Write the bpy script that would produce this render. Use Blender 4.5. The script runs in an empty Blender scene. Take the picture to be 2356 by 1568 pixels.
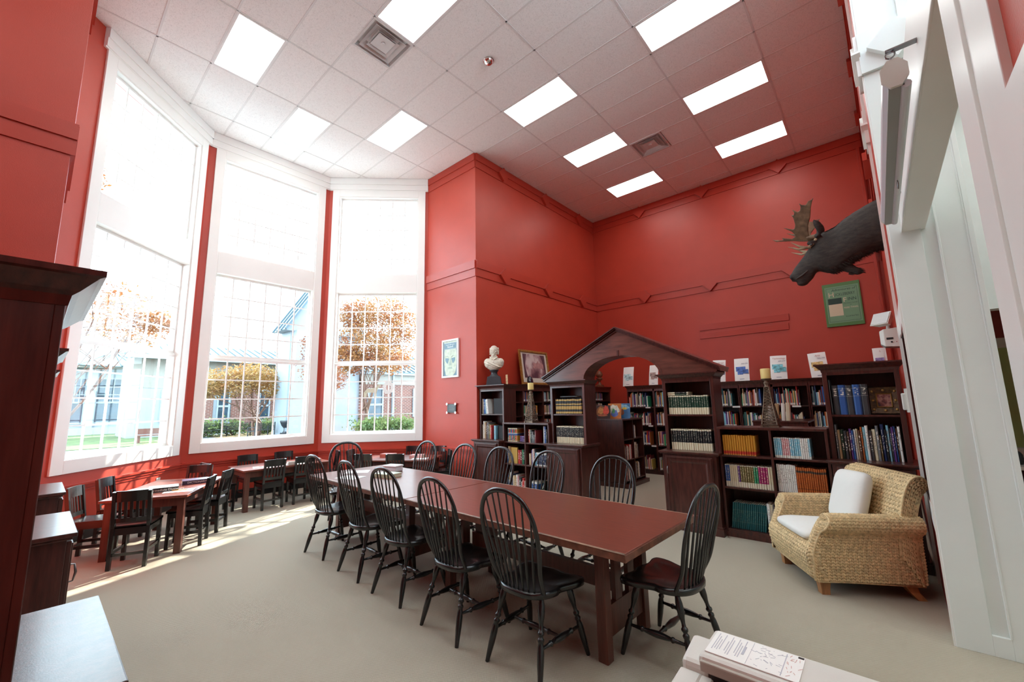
import bpy, bmesh, math, random
from mathutils import Vector, Matrix
PI = math.pi
random.seed(7)
SC = bpy.context.scene
COL = SC.collection

# ------------------------------------------------------------------ camera, sky, sun, exposure
CE = 6.591                                   # ceiling height
cam_d = bpy.data.cameras.new('camera')
cam_d.sensor_width = 36.0
cam_d.lens = 953.24 / 2356 * 36.0
cam_d.clip_start = 0.05
cam_d.clip_end = 300
cam = bpy.data.objects.new('camera', cam_d)
COL.objects.link(cam)
R_ = ((0.75053761, 0.66052849, -0.01988478), (-0.11300864, 0.09864441, -0.98868515), (-0.65109319, 0.74429254, 0.14868176))
cm = Matrix.Identity(4)
for i in range(3):
    cm[i][0] = R_[0][i]; cm[i][1] = -R_[1][i]; cm[i][2] = -R_[2][i]
cm.translation = (4.40121, -4.86917, 1.55)
cam.matrix_world = cm
SC.camera = cam

w = bpy.data.worlds.new('sky'); SC.world = w; w.use_nodes = True
bg = w.node_tree.nodes['Background']
bg.inputs[0].default_value = (0.70, 0.86, 1.0, 1)
bg.inputs[1].default_value = 8.2

sd = bpy.data.lights.new('sun', 'SUN'); sd.energy = 18.0; sd.angle = 0.012; sd.color = (1.0, 0.93, 0.82)
sun = bpy.data.objects.new('sun', sd); COL.objects.link(sun)
az = Vector((-0.38, 0.925, 0)).normalized(); alt = math.radians(30)
to_sun = Vector((az.x * math.cos(alt), az.y * math.cos(alt), math.sin(alt)))
sun.rotation_euler = to_sun.to_track_quat('Z', 'Y').to_euler()

vs = SC.view_settings
vs.view_transform = 'Standard'; vs.look = 'None'; vs.gamma = 1.0; vs.exposure = 0.42; vs.use_curve_mapping = False
SC.cycles.use_denoising = True
SC.cycles.max_bounces = 10; SC.cycles.diffuse_bounces = 6; SC.cycles.glossy_bounces = 4; SC.cycles.transparent_max_bounces = 24
SC.cycles.sample_clamp_indirect = 8.0
SC.cycles.caustics_reflective = False; SC.cycles.caustics_refractive = False

# ------------------------------------------------------------------ materials
MATS = {}
def srgb(r, g, b):
    f = lambda c: (c / 12.92 if c <= 0.04045 else ((c + 0.055) / 1.055) ** 2.4)
    return (f(r / 255), f(g / 255), f(b / 255))
def mat(name, col, rough=0.5, metal=0.0, var=0.0, vscale=6.0, stretch=(1, 1, 1), bump=0.0, bscale=80.0, coat=0.0, spec=0.5, emit=None, estr=0.0, sss=0.0):
    if name in MATS: return MATS[name]
    m = bpy.data.materials.new(name); m.use_nodes = True
    nt = m.node_tree; b = nt.nodes['Principled BSDF']
    b.inputs['Base Color'].default_value = (*col, 1)
    b.inputs['Roughness'].default_value = rough; b.inputs['Metallic'].default_value = metal
    b.inputs['Specular IOR Level'].default_value = spec
    b.inputs['Coat Weight'].default_value = coat; b.inputs['Coat Roughness'].default_value = 0.15
    if emit:
        b.inputs['Emission Color'].default_value = (*emit, 1); b.inputs['Emission Strength'].default_value = estr
    if var or bump:
        tc = nt.nodes.new('ShaderNodeTexCoord'); mp = nt.nodes.new('ShaderNodeMapping')
        mp.inputs['Scale'].default_value = stretch
        nt.links.new(tc.outputs['Object'], mp.inputs['Vector'])
    if var:
        n = nt.nodes.new('ShaderNodeTexNoise'); n.inputs['Scale'].default_value = vscale; n.inputs['Detail'].default_value = 5
        nt.links.new(mp.outputs[0], n.inputs['Vector'])
        mx = nt.nodes.new('ShaderNodeMix'); mx.data_type = 'RGBA'
        mx.inputs['A'].default_value = (*[c * (1 - var) for c in col], 1); mx.inputs['B'].default_value = (*[min(1, c * (1 + var)) for c in col], 1)
        mr = nt.nodes.new('ShaderNodeMapRange'); mr.inputs['From Min'].default_value = 0.3; mr.inputs['From Max'].default_value = 0.7
        nt.links.new(n.outputs[0], mr.inputs[0]); nt.links.new(mr.outputs[0], mx.inputs['Factor'])
        nt.links.new(mx.outputs['Result'], b.inputs['Base Color'])
    if bump:
        n2 = nt.nodes.new('ShaderNodeTexNoise'); n2.inputs['Scale'].default_value = bscale; n2.inputs['Detail'].default_value = 3
        nt.links.new(mp.outputs[0], n2.inputs['Vector'])
        bp = nt.nodes.new('ShaderNodeBump'); bp.inputs['Strength'].default_value = bump; bp.inputs['Distance'].default_value = 0.004
        nt.links.new(n2.outputs[0], bp.inputs['Height']); nt.links.new(bp.outputs[0], b.inputs['Normal'])
    MATS[name] = m
    return m
def N(nt, t, **kw):
    n = nt.nodes.new(t)
    for k, v in kw.items(): setattr(n, k, v)
    return n
def L(nt, a, b): nt.links.new(a, b)
def mathn(nt, op, a, b=None):
    n = N(nt, 'ShaderNodeMath', operation=op)
    for i, x in enumerate((a, b)):
        if x is None: continue
        if isinstance(x, (int, float)): n.inputs[i].default_value = x
        else: L(nt, x, n.inputs[i])
    return n.outputs[0]
def mixc(nt, fac, a, b):
    n = N(nt, 'ShaderNodeMix', data_type='RGBA')
    for k, x in (('Factor', fac), ('A', a), ('B', b)):
        if isinstance(x, (int, float)): n.inputs[k].default_value = x
        elif isinstance(x, tuple): n.inputs[k].default_value = (*x[:3], 1)
        else: L(nt, x, n.inputs[k])
    return n.outputs['Result']

RED = mat('red_wall_paint', (0.46, 0.046, 0.024), 0.42, var=0.06, vscale=2.0, bump=0.25, bscale=220)
REDTRIM = mat('red_trim_paint', (0.43, 0.042, 0.023), 0.33, var=0.04, vscale=3, bump=0.1, bscale=60)
WHITE = mat('white_trim_paint', (0.84, 0.84, 0.81), 0.34, var=0.02, vscale=2, bump=0.05, bscale=40)
CREAMW = mat('cool_white_panel_paint', (0.78, 0.83, 0.81), 0.28, var=0.03, vscale=2, bump=0.06, bscale=30)
BLACKTRIM = mat('black_baseboard', (0.012, 0.012, 0.013), 0.3, var=0.2, bump=0.1)
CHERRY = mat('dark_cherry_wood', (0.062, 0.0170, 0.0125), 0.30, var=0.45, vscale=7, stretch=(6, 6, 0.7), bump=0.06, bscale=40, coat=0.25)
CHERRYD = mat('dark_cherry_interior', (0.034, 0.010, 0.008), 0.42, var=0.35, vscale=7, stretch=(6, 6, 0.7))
PEDI = mat('cherry_pediment_wood', (0.115, 0.036, 0.024), 0.32, var=0.4, vscale=5, stretch=(0.8, 4, 5), coat=0.25)
TABLE = mat('red_brown_table_top', (0.165, 0.040, 0.024), 0.30, var=0.22, vscale=9, stretch=(0.7, 9, 9), bump=0.03, bscale=60, coat=0.2)
TABLEE = mat('worn_table_edge', (0.17, 0.060, 0.035), 0.40, var=0.45, vscale=14, bump=0.1)
TLEG = mat('table_leg_wood', (0.100, 0.030, 0.020), 0.35, var=0.3, vscale=8, stretch=(6, 6, 0.6))
BLACKW = mat('black_painted_wood', (0.0085, 0.0085, 0.009), 0.27, var=0.3, vscale=20, bump=0.04, bscale=50, coat=0.3)
BLACKB = mat('black_wood_with_rubbed_brown', (0.016, 0.009, 0.008), 0.28, var=0.7, vscale=12, coat=0.3)
STEEL = mat('dark_metal', (0.25, 0.24, 0.24), 0.3, metal=1.0)
CHROME = mat('chrome', (0.8, 0.8, 0.8), 0.08, metal=1.0)
PAPER = mat('paper_white', (0.86, 0.86, 0.83), 0.7, var=0.03, vscale=8)
PAGES = mat('page_edges', (0.62, 0.56, 0.42), 0.8, var=0.12, vscale=60, stretch=(12, 1, 1))
GRIDW = mat('ceiling_grid_metal', (0.74, 0.73, 0.72), 0.45)
PLASTIC = mat('off_white_plastic', (0.66, 0.65, 0.60), 0.45, var=0.03, bump=0.08, bscale=300)
PLASTICD = mat('grey_plastic', (0.30, 0.29, 0.27), 0.5, var=0.03)
DARK = mat('near_black', (0.01, 0.01, 0.011), 0.5, var=0.1)

def ceiling_mat():
    m = bpy.data.materials.new('ceiling_tile'); m.use_nodes = True; nt = m.node_tree; b = nt.nodes['Principled BSDF']
    b.inputs['Roughness'].default_value = 0.9; b.inputs['Specular IOR Level'].default_value = 0.2
    g = N(nt, 'ShaderNodeNewGeometry')
    n = N(nt, 'ShaderNodeTexNoise'); n.inputs['Scale'].default_value = 62; n.inputs['Detail'].default_value = 3; n.inputs['Distortion'].default_value = 2.2
    L(nt, g.outputs['Position'], n.inputs['Vector'])
    mr = N(nt, 'ShaderNodeMapRange'); mr.inputs['From Min'].default_value = 0.38; mr.inputs['From Max'].default_value = 0.46
    L(nt, n.outputs[0], mr.inputs[0])
    L(nt, mixc(nt, mr.outputs[0], (0.72, 0.715, 0.705), (0.90, 0.895, 0.885)), b.inputs['Base Color'])
    bp = N(nt, 'ShaderNodeBump'); bp.inputs['Strength'].default_value = 0.3; bp.inputs['Distance'].default_value = 0.003
    L(nt, mr.outputs[0], bp.inputs['Height']); L(nt, bp.outputs[0], b.inputs['Normal'])
    return m
TILE = ceiling_mat()

def carpet_mat():
    m = bpy.data.materials.new('ribbed_carpet'); m.use_nodes = True; nt = m.node_tree; b = nt.nodes['Principled BSDF']
    b.inputs['Roughness'].default_value = 0.95; b.inputs['Specular IOR Level'].default_value = 0.15
    g = N(nt, 'ShaderNodeNewGeometry'); sp = N(nt, 'ShaderNodeSeparateXYZ'); L(nt, g.outputs['Position'], sp.inputs[0])
    n0 = N(nt, 'ShaderNodeTexNoise'); n0.inputs['Scale'].default_value = 45; L(nt, g.outputs['Position'], n0.inputs['Vector'])
    jit = mathn(nt, 'MULTIPLY', mathn(nt, 'SUBTRACT', n0.outputs[0], 0.5), 2.2)
    sx = mathn(nt, 'SINE', mathn(nt, 'ADD', mathn(nt, 'MULTIPLY', sp.outputs[0], 2 * PI / 0.0115), jit))
    sy = mathn(nt, 'SINE', mathn(nt, 'ADD', mathn(nt, 'MULTIPLY', sp.outputs[1], 2 * PI / 0.0125), jit))
    h = mathn(nt, 'ADD', mathn(nt, 'MULTIPLY', mathn(nt, 'MULTIPLY', sx, sy), 0.42), 0.5)
    n1 = N(nt, 'ShaderNodeTexNoise'); n1.inputs['Scale'].default_value = 170; n1.inputs['Detail'].default_value = 2; L(nt, g.outputs['Position'], n1.inputs['Vector'])
    n2 = N(nt, 'ShaderNodeTexNoise'); n2.inputs['Scale'].default_value = 0.9; n2.inputs['Detail'].default_value = 3; L(nt, g.outputs['Position'], n2.inputs['Vector'])
    c = mixc(nt, h, (0.23, 0.205, 0.16), (0.56, 0.515, 0.425))
    c = mixc(nt, mathn(nt, 'MULTIPLY', n1.outputs[0], 0.45), c, (0.36, 0.28, 0.20))
    c = mixc(nt, mathn(nt, 'MULTIPLY', n2.outputs[0], 0.25), c, (0.42, 0.38, 0.30))
    L(nt, c, b.inputs['Base Color'])
    bp = N(nt, 'ShaderNodeBump'); bp.inputs['Strength'].default_value = 0.6; bp.inputs['Distance'].default_value = 0.004
    L(nt, h, bp.inputs['Height']); L(nt, bp.outputs[0], b.inputs['Normal'])
    return m
CARPET = carpet_mat()

def glass_mat(name='window_glass', tint=(0.97, 1.0, 0.99)):
    m = bpy.data.materials.new(name); m.use_nodes = True; nt = m.node_tree
    for n in list(nt.nodes): nt.nodes.remove(n)
    o = N(nt, 'ShaderNodeOutputMaterial'); t = N(nt, 'ShaderNodeBsdfTransparent'); t.inputs[0].default_value = (*tint, 1)
    gl = N(nt, 'ShaderNodeBsdfGlossy'); gl.inputs['Roughness'].default_value = 0.02
    lw = N(nt, 'ShaderNodeLayerWeight'); lw.inputs['Blend'].default_value = 0.5
    fac = mathn(nt, 'ADD', mathn(nt, 'MULTIPLY', mathn(nt, 'POWER', lw.outputs['Facing'], 5.0), 0.5), 0.03)
    mx = N(nt, 'ShaderNodeMixShader'); L(nt, fac, mx.inputs[0]); L(nt, t.outputs[0], mx.inputs[1]); L(nt, gl.outputs[0], mx.inputs[2])
    L(nt, mx.outputs[0], o.inputs[0])
    return m
GLASS = glass_mat()

def book_mat(name, bands=(), letters=None, lz=(0.3, 0.85), gloss=0.4):
    """cloth or paper cover: the colour is the object's own colour, printed bands run across the spine"""
    m = bpy.data.materials.new(name); m.use_nodes = True; nt = m.node_tree; b = nt.nodes['Principled BSDF']
    b.inputs['Roughness'].default_value = gloss
    oi = N(nt, 'ShaderNodeObjectInfo'); tc = N(nt, 'ShaderNodeTexCoord'); sp = N(nt, 'ShaderNodeSeparateXYZ'); L(nt, tc.outputs['Object'], sp.inputs[0])
    c = oi.outputs['Color']; z = sp.outputs[2]
    for (z0, z1, bc) in bands:
        f = mathn(nt, 'MULTIPLY', mathn(nt, 'GREATER_THAN', z, z0), mathn(nt, 'LESS_THAN', z, z1))
        c = mixc(nt, f, c, bc)
    if letters:
        mp = N(nt, 'ShaderNodeMapping'); mp.inputs['Scale'].default_value = (2.2, 0, 26)
        L(nt, tc.outputs['Object'], mp.inputs['Vector'])
        add = N(nt, 'ShaderNodeVectorMath', operation='ADD'); L(nt, mp.outputs[0], add.inputs[0])
        cb = N(nt, 'ShaderNodeCombineXYZ'); L(nt, mathn(nt, 'MULTIPLY', oi.outputs['Random'], 90.0), cb.inputs[1]); L(nt, cb.outputs[0], add.inputs[1])
        n = N(nt, 'ShaderNodeTexNoise'); n.inputs['Scale'].default_value = 1.0; n.inputs['Detail'].default_value = 1; L(nt, add.outputs[0], n.inputs['Vector'])
        f = mathn(nt, 'GREATER_THAN', n.outputs[0], 0.56)
        f = mathn(nt, 'MULTIPLY', f, mathn(nt, 'MULTIPLY', mathn(nt, 'GREATER_THAN', z, lz[0]), mathn(nt, 'LESS_THAN', z, lz[1])))
        f = mathn(nt, 'MULTIPLY', f, mathn(nt, 'LESS_THAN', sp.outputs[1], 0.04))
        f = mathn(nt, 'MULTIPLY', f, mathn(nt, 'LESS_THAN', mathn(nt, 'ABSOLUTE', sp.outputs[0]), 0.24))
        c = mixc(nt, f, c, letters)
    L(nt, c, b.inputs['Base Color'])
    return m

# ------------------------------------------------------------------ mesh helpers
class MB:
    def __init__(s): s.v = []; s.f = []; s.sm = []
    def add(s, vs, fs, smooth=False):
        o = len(s.v); s.v += [tuple(p) for p in vs]
        s.f += [tuple(i + o for i in f) for f in fs]; s.sm += [smooth] * len(fs); return s
    def box(s, x0, x1, y0, y1, z0, z1):
        x0, x1 = min(x0, x1), max(x0, x1); y0, y1 = min(y0, y1), max(y0, y1); z0, z1 = min(z0, z1), max(z0, z1)
        return s.add([(x0, y0, z0), (x1, y0, z0), (x1, y1, z0), (x0, y1, z0), (x0, y0, z1), (x1, y0, z1), (x1, y1, z1), (x0, y1, z1)],
                     [(3, 2, 1, 0), (4, 5, 6, 7), (0, 1, 5, 4), (1, 2, 6, 5), (2, 3, 7, 6), (3, 0, 4, 7)])
    def obox(s, c, ax, ay, az):
        c, ax, ay, az = map(Vector, (c, ax, ay, az)); q = []
        for k in (-1, 1):
            for (i, j) in ((-1, -1), (1, -1), (1, 1), (-1, 1)): q.append(c + ax * i + ay * j + az * k)
        return s.add(q, [(3, 2, 1, 0), (4, 5, 6, 7), (0, 1, 5, 4), (1, 2, 6, 5), (2, 3, 7, 6), (3, 0, 4, 7)])
    def bar(s, a, b, wx, wy, up=(0, 0, 1)):
        a, b = Vector(a), Vector(b); d = b - a; l = d.length; d /= l; up = Vector(up)
        if abs(d.dot(up)) > 0.98: up = Vector((0, 1, 0))
        x = d.cross(up).normalized(); y = x.cross(d).normalized()
        return s.obox((a + b) / 2, x * wx / 2, y * wy / 2, d * l / 2)
    def cyl(s, p0, p1, r0, r1=None, n=10, caps=True, smooth=True): return s.tube([p0, p1], [r0, r0 if r1 is None else r1], n, caps, smooth)
    def tube(s, pts, rs, n=8, caps=True, smooth=True, closed=False, flat=1.0, ref=None):
        pts = [Vector(p) for p in pts]; m = len(pts)
        if isinstance(rs, (int, float)): rs = [rs] * m
        vs = []; prev = None
        for i, p in enumerate(pts):
            a = pts[i - 1] if (i > 0 or closed) else p; b = pts[(i + 1) % m] if (i < m - 1 or closed) else p
            d = (b - a).normalized()
            if prev is None:
                rf = Vector(ref) if ref else (Vector((0, 0, 1)) if abs(d.z) < 0.9 else Vector((0, 1, 0)))
                x = d.cross(rf).normalized()
            else: x = (prev - d * prev.dot(d)).normalized()
            prev = x; y = d.cross(x)
            for k in range(n):
                t = 2 * PI * k / n; vs.append(p + x * (math.cos(t) * rs[i]) + y * (math.sin(t) * rs[i] * flat))
        fs = []
        for i in range(m if closed else m - 1):
            j = (i + 1) % m
            for k in range(n): fs.append((i * n + k, i * n + (k + 1) % n, j * n + (k + 1) % n, j * n + k))
        s.add(vs, fs, smooth)
        if caps and not closed:
            s.add(vs[:n], [tuple(reversed(range(n)))]); s.add(vs[-n:], [tuple(range(n))])
        return s
    def lathe(s, prof, n=16, c=(0, 0, 0), smooth=True, caps=True):
        return s.tube([(c[0], c[1], c[2] + z) for r, z in prof], [r for r, z in prof], n, caps, smooth, ref=(0, 1, 0))
    def sphere(s, c, r, nu=14, nv=9, smooth=True):
        if isinstance(r, (int, float)): r = (r, r, r)
        vs = [(c[0], c[1], c[2] - r[2])]
        for j in range(1, nv):
            ph = PI * j / nv - PI / 2
            for i in range(nu):
                t = 2 * PI * i / nu; vs.append((c[0] + r[0] * math.cos(ph) * math.cos(t), c[1] + r[1] * math.cos(ph) * math.sin(t), c[2] + r[2] * math.sin(ph)))
        vs.append((c[0], c[1], c[2] + r[2])); fs = []
        for i in range(nu): fs.append((0, 1 + (i + 1) % nu, 1 + i))
        for j in range(nv - 2):
            for i in range(nu): a = 1 + j * nu; fs.append((a + i, a + (i + 1) % nu, a + nu + (i + 1) % nu, a + nu + i))
        a = 1 + (nv - 2) * nu
        for i in range(nu): fs.append((a + i, a + (i + 1) % nu, len(vs) - 1))
        return s.add(vs, fs, smooth)
    def prism(s, poly, fn, d0, d1, smooth=False):
        """poly: 2-D outline, counter-clockwise; fn(a, b, d) -> point"""
        n = len(poly); vs = [fn(a, b, d0) for a, b in poly] + [fn(a, b, d1) for a, b in poly]
        s.add(vs, [tuple(reversed(range(n))), tuple(range(n, 2 * n))])
        return s.add(vs, [(i, (i + 1) % n, n + (i + 1) % n, n + i) for i in range(n)], smooth)
    def rings(s, rings, cap0=True, cap1=True, smooth=False):
        n = len(rings[0]); vs = [p for r in rings for p in r]; fs = []
        for i in range(len(rings) - 1):
            for k in range(n): fs.append((i * n + k, i * n + (k + 1) % n, (i + 1) * n + (k + 1) % n, (i + 1) * n + k))
        s.add(vs, fs, smooth)
        if cap0: s.add(rings[0], [tuple(reversed(range(n)))])
        if cap1: s.add(rings[-1], [tuple(range(n))])
        return s
    def grid(s, P, nu, nv, smooth=True):
        vs = [P(i / nu, j / nv) for j in range(nv + 1) for i in range(nu + 1)]
        return s.add(vs, [(j * (nu + 1) + i, j * (nu + 1) + i + 1, (j + 1) * (nu + 1) + i + 1, (j + 1) * (nu + 1) + i) for j in range(nv) for i in range(nu)], smooth)
    def mesh(s, name, m):
        me = bpy.data.meshes.new(name); me.from_pydata(s.v, [], s.f); me.update()
        me.polygons.foreach_set('use_smooth', s.sm)
        bm = bmesh.new(); bm.from_mesh(me); bmesh.ops.recalc_face_normals(bm, faces=bm.faces); bm.to_mesh(me); bm.free()
        if m: me.materials.append(m)
        return me
    def build(s, name, m, parent=None, bevel=0.0, loc=None, rot=None):
        return obj(name, s.mesh(name, m), parent, bevel, loc, rot)

def obj(name, me, parent=None, bevel=0.0, loc=None, rot=None, scale=None):
    o = bpy.data.objects.new(name, me); COL.objects.link(o)
    if parent is not None: o.parent = parent
    if loc is not None: o.location = loc
    if rot is not None: o.rotation_euler = rot
    if scale is not None: o.scale = scale
    if bevel:
        b = o.modifiers.new('bevel', 'BEVEL'); b.width = bevel; b.segments = 2; b.limit_method = 'ANGLE'
    return o
def tag(o, label=None, cat=None, group=None, kind=None):
    if label: o['label'] = label
    if cat: o['category'] = cat
    if group: o['group'] = group
    if kind: o['kind'] = kind
    return o
def thing(name, label, cat, loc=(0, 0, 0), rz=0.0, group=None):
    o = bpy.data.objects.new(name, None); COL.objects.link(o); o.empty_display_size = 0.1
    o.location = loc; o.rotation_euler = (0, 0, rz)
    return tag(o, label, cat, group)
def struct(name, mb, m, bevel=0.0):
    return tag(mb.build(name, m, None, bevel), kind='structure')
KIDS = {}
def copy_tree(o, parent=None):
    c = o.copy(); COL.objects.link(c)
    if parent is not None:
        c.parent = parent; c.matrix_parent_inverse = o.matrix_parent_inverse.copy()
    for ch in KIDS.get(o.name) or list(o.children): copy_tree(ch, c)
    return c
def dup(root, loc, rz, label, group=None):
    kids = list(root.children)
    c = copy_tree(root); c.location = loc; c.rotation_euler = (0, 0, rz); tag(c, label, None, group)
    return c
def baked(mb, name, m, mods):
    """build, run modifiers, keep the resulting mesh"""
    o = mb.build(name + '_raw', m)
    for t, kw in mods:
        md = o.modifiers.new(t, t)
        for k, v in kw.items(): setattr(md, k, v)
    dg = bpy.context.evaluated_depsgraph_get(); dg.update()
    me = bpy.data.meshes.new_from_object(o.evaluated_get(dg)); me.name = name
    bpy.data.objects.remove(o)
    me.materials.clear(); me.materials.append(m)
    me.polygons.foreach_set('use_smooth', [True] * len(me.polygons))
    return me
def text_mesh(txt, size, m, ext=0.0006, shear=0.0, align='LEFT'):
    cu = bpy.data.curves.new('lettering', 'FONT'); cu.body = txt; cu.size = size; cu.extrude = ext; cu.shear = shear; cu.align_x = align
    cu.resolution_u = 2
    o = bpy.data.objects.new('lettering_raw', cu); COL.objects.link(o)
    dg = bpy.context.evaluated_depsgraph_get(); dg.update()
    me = bpy.data.meshes.new_from_object(o.evaluated_get(dg)); bpy.data.objects.remove(o); bpy.data.curves.remove(cu)
    me.materials.clear(); me.materials.append(m); me.name = 'lettering'
    return me
ORD = ['first', 'second', 'third', 'fourth', 'fifth', 'sixth', 'seventh', 'eighth', 'ninth', 'tenth', 'eleventh', 'twelfth', 'thirteenth', 'fourteenth', 'fifteenth', 'sixteenth',
       'seventeenth', 'eighteenth', 'nineteenth', 'twentieth', 'twenty-first', 'twenty-second', 'twenty-third', 'twenty-fourth', 'twenty-fifth', 'twenty-sixth', 'twenty-seventh', 'twenty-eighth']

# ================================================================== THE ROOM
TX, TY = 1.2192, 0.6096
s2 = 2 ** -0.5
V1 = Vector((-4.28, -3.22, 0)); V2 = Vector((-4.28, -1.0, 0)); V3 = Vector((-2.75, 0.53, 0)); V0 = Vector((-2.615, -4.885, 0))
def frame_fn(A, t, n): return lambda s, z, d: (A[0] + t[0] * s + n[0] * d, A[1] + t[1] * s + n[1] * d, z)
def fbox(mb, fn, s0, s1, z0, z1, d0, d1):
    vs = [fn(s, z, d) for z in (z0, z1) for (s, d) in ((s0, d0), (s1, d0), (s1, d1), (s0, d1))]
    return mb.add(vs, [(3, 2, 1, 0), (4, 5, 6, 7), (0, 1, 5, 4), (1, 2, 6, 5), (2, 3, 7, 6), (3, 0, 4, 7)])

floor = struct('floor', MB().box(-4.6, 9.2, -9.6, 5.4, -0.12, 0.0), CARPET)

# bay walls, each left open where its window stands
FACETS = []
for nm, A, B, c in (('left', V1, V0, 1.09), ('center', V1, V2, 1.11), ('right', V2, V3, 1.09)):
    t = (B - A).normalized(); ln = (B - A).length; n = Vector((-t.y, t.x, 0))
    if n.dot(Vector((-1.5, -2.1, 0)) - A) < 0: n = -n
    fn = frame_fn(A, t, n); FACETS.append((nm, fn, t, n, ln, c))
    mb = MB(); e = 0.1
    fbox(mb, fn, -e, ln + e, 0, 0.99, -0.22, 0); fbox(mb, fn, -e, ln + e, 6.16, CE + 0.1, -0.22, 0)
    fbox(mb, fn, -e, c - 0.87, 0.99, 6.16, -0.22, 0); fbox(mb, fn, c + 0.87, ln + e, 0.99, 6.16, -0.22, 0)
    struct('wall_bay_' + nm, mb, RED)
    cr = MB(); a0, a1 = (0.0, ln - 0.2) if nm == 'left' else (0.0, ln)
    fbox(cr, fn, a0, a1, 6.33, CE, 0, 0.045); fbox(cr, fn, a0, a1, 6.45, CE, 0.045, 0.062); fbox(cr, fn, a0, a1, 6.31, 6.33, 0, 0.03)
    struct('trim_1', cr, WHITE)
    rl = MB(); fbox(rl, fn, 0, ln, 0.625, 0.69, 0, 0.022); fbox(rl, fn, 0, ln, 0.665, 0.69, 0.022, 0.04); fbox(rl, fn, 0, ln, 0.59, 0.605, 0, 0.012)
    struct('trim_2', rl, REDTRIM)
    bb = MB(); fbox(bb, fn, 0, ln, 0, 0.13, 0, 0.016); fbox(bb, fn, 0, ln, 0.13, 0.14, 0, 0.009)
    struct('baseboard_bay_' + nm, bb, BLACKTRIM)

wall_wing_l = struct('wall_wing_left', MB().box(-2.7, -1.45, -5.12, -4.885, 0, CE + 0.1), RED)
wall_wing_r = struct('wall_wing_right', MB().box(-2.84, -1.45, 0.53, 0.75, 0, CE + 0.1), RED)
wall_mid = struct('wall_middle', MB().box(-1.45, -1.22, 0.53, 5.15, 0, CE + 0.1), RED)
wall_left = struct('wall_left', MB().box(-1.45, -1.22, -9.4, -4.885, 0, CE + 0.1), RED)
wall_back = struct('wall_back', MB().box(-1.45, 4.98, 5.15, 5.4, 0, CE + 0.1), RED)
wall_front = struct('wall_front', MB().box(-1.45, 9.2, -9.6, -9.4, 0, CE + 0.1), RED)

# right wall: far stretch, header beam over the wide opening, near stretch
XW = lambda Y: 4.585 + (Y + 0.91) * 0.0223
mb = MB()
def rw(y0, y1, z0, z1): mb.prism([(XW(y0), y0), (4.98, y0), (4.98, y1), (XW(y1), y1)], lambda a, b, d: (a, b, d), z0, z1)
rw(-0.91, -0.72, 0, CE + 0.1); rw(-0.72, 0.22, 0, 0.76); rw(-0.72, 0.22, 2.08, CE + 0.1); rw(0.22, 5.2, 0, CE + 0.1)
wall_right = struct('wall_right', mb, RED)
wall_right_near = struct('wall_right_near', MB().box(4.66, 4.98, -9.5, -3.31, 0, CE + 0.1), RED)
mb = MB().box(4.65, 4.77, -3.35, -0.90, 2.69, 3.04); mb.box(4.645, 4.655, -3.33, -0.91, 2.69, 2.72)
struct('trim_3', mb, WHITE, 0.004)

# cool white pilaster face of the opening, with its recessed strip and the returning rail
mb = MB(); y = -0.91
mb.box(4.585, 4.745, y - 0.03, y + 0.01, 0, CE); mb.box(4.825, 4.96, y - 0.03, y + 0.01, 0, CE); mb.box(4.745, 4.825, y - 0.008, y + 0.01, 0, CE)
mb.box(4.745, 4.825, y - 0.03, y + 0.01, 0, 0.115); mb.box(4.818, 4.828, y - 0.034, y, 0.115, CE); mb.box(4.96, 4.985, y - 0.042, y + 0.05, 0, CE); mb.box(4.952, 4.96, y - 0.038, y, 0, CE)
pil = struct('trim_4', mb, CREAMW, 0.002)
mb = MB(); mb.box(4.575, 4.985, y - 0.055, y, 3.97, 4.31)
mb.build('rail_return', CREAMW, pil, 0.003)
dia = lambda cx, cz, h: [(cx - h, cz), (cx, cz - h), (cx + h, cz), (cx, cz + h)]
MB().prism(dia(4.78, 4.14, 0.16), lambda a, b, d: (a, d, b), y - 0.10, y - 0.04).build('rail_diamond', CREAMW, pil, 0.003)
# ribbed casings on the right wall
def casing(name, y0, y1, z0, z1, pr, m=WHITE):
    mb = MB(); n = 4
    for k in range(n):
        a = y0 + (y1 - y0) * k / n; b = a + (y1 - y0) / n * 0.78; p = (1.0, .6, .8, .5)[k] * pr
        mb.prism([(XW(a) - p, a), (XW(a) + 0.02, a), (XW(b) + 0.02, b), (XW(b) - p, b)], lambda u, v, d: (u, v, d), z0, z1)
    mb.prism([(XW(y0) - pr * .35, y0 + .003), (XW(y0) + 0.024, y0 + .003), (XW(y1) + 0.024, y1 - .003), (XW(y1) - pr * .35, y1 - .003)], lambda u, v, d: (u, v, d), z0, z1)
    return struct(name, mb, m)
casing('trim_5', -0.935, -0.72, 0, CE, .010); casing('trim_6', 0.22, 0.42, 0, CE, .022)
mb = MB()
for y_ in (-0.82, 0.32): mb.prism(dia(y_, 4.14, 0.17), lambda a, b, d: (XW(a) - d, a, b), 0.0, 0.052); mb.prism([(y_ - .13, 3.97), (y_ + .13, 3.97), (y_ + .13, 4.31), (y_ - .13, 4.31)], lambda a, b, d: (XW(a) - d, a, b), 0.0, 0.03)
struct('trim_18', mb, WHITE, .002)
mb = MB(); mb.prism([(XW(-.7) - .004, -0.7), (4.66, -0.7), (4.66, 0.22), (XW(.22) - .004, 0.22)], lambda u, v, d: (u, v, d), 2.09, 2.27)
mb.prism([(XW(-.7) - .004, -0.7), (4.66, -0.7), (4.66, 0.22), (XW(.22) - .004, 0.22)], lambda u, v, d: (u, v, d), 0.60, 0.755)
struct('trim_7', mb, WHITE)
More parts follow.
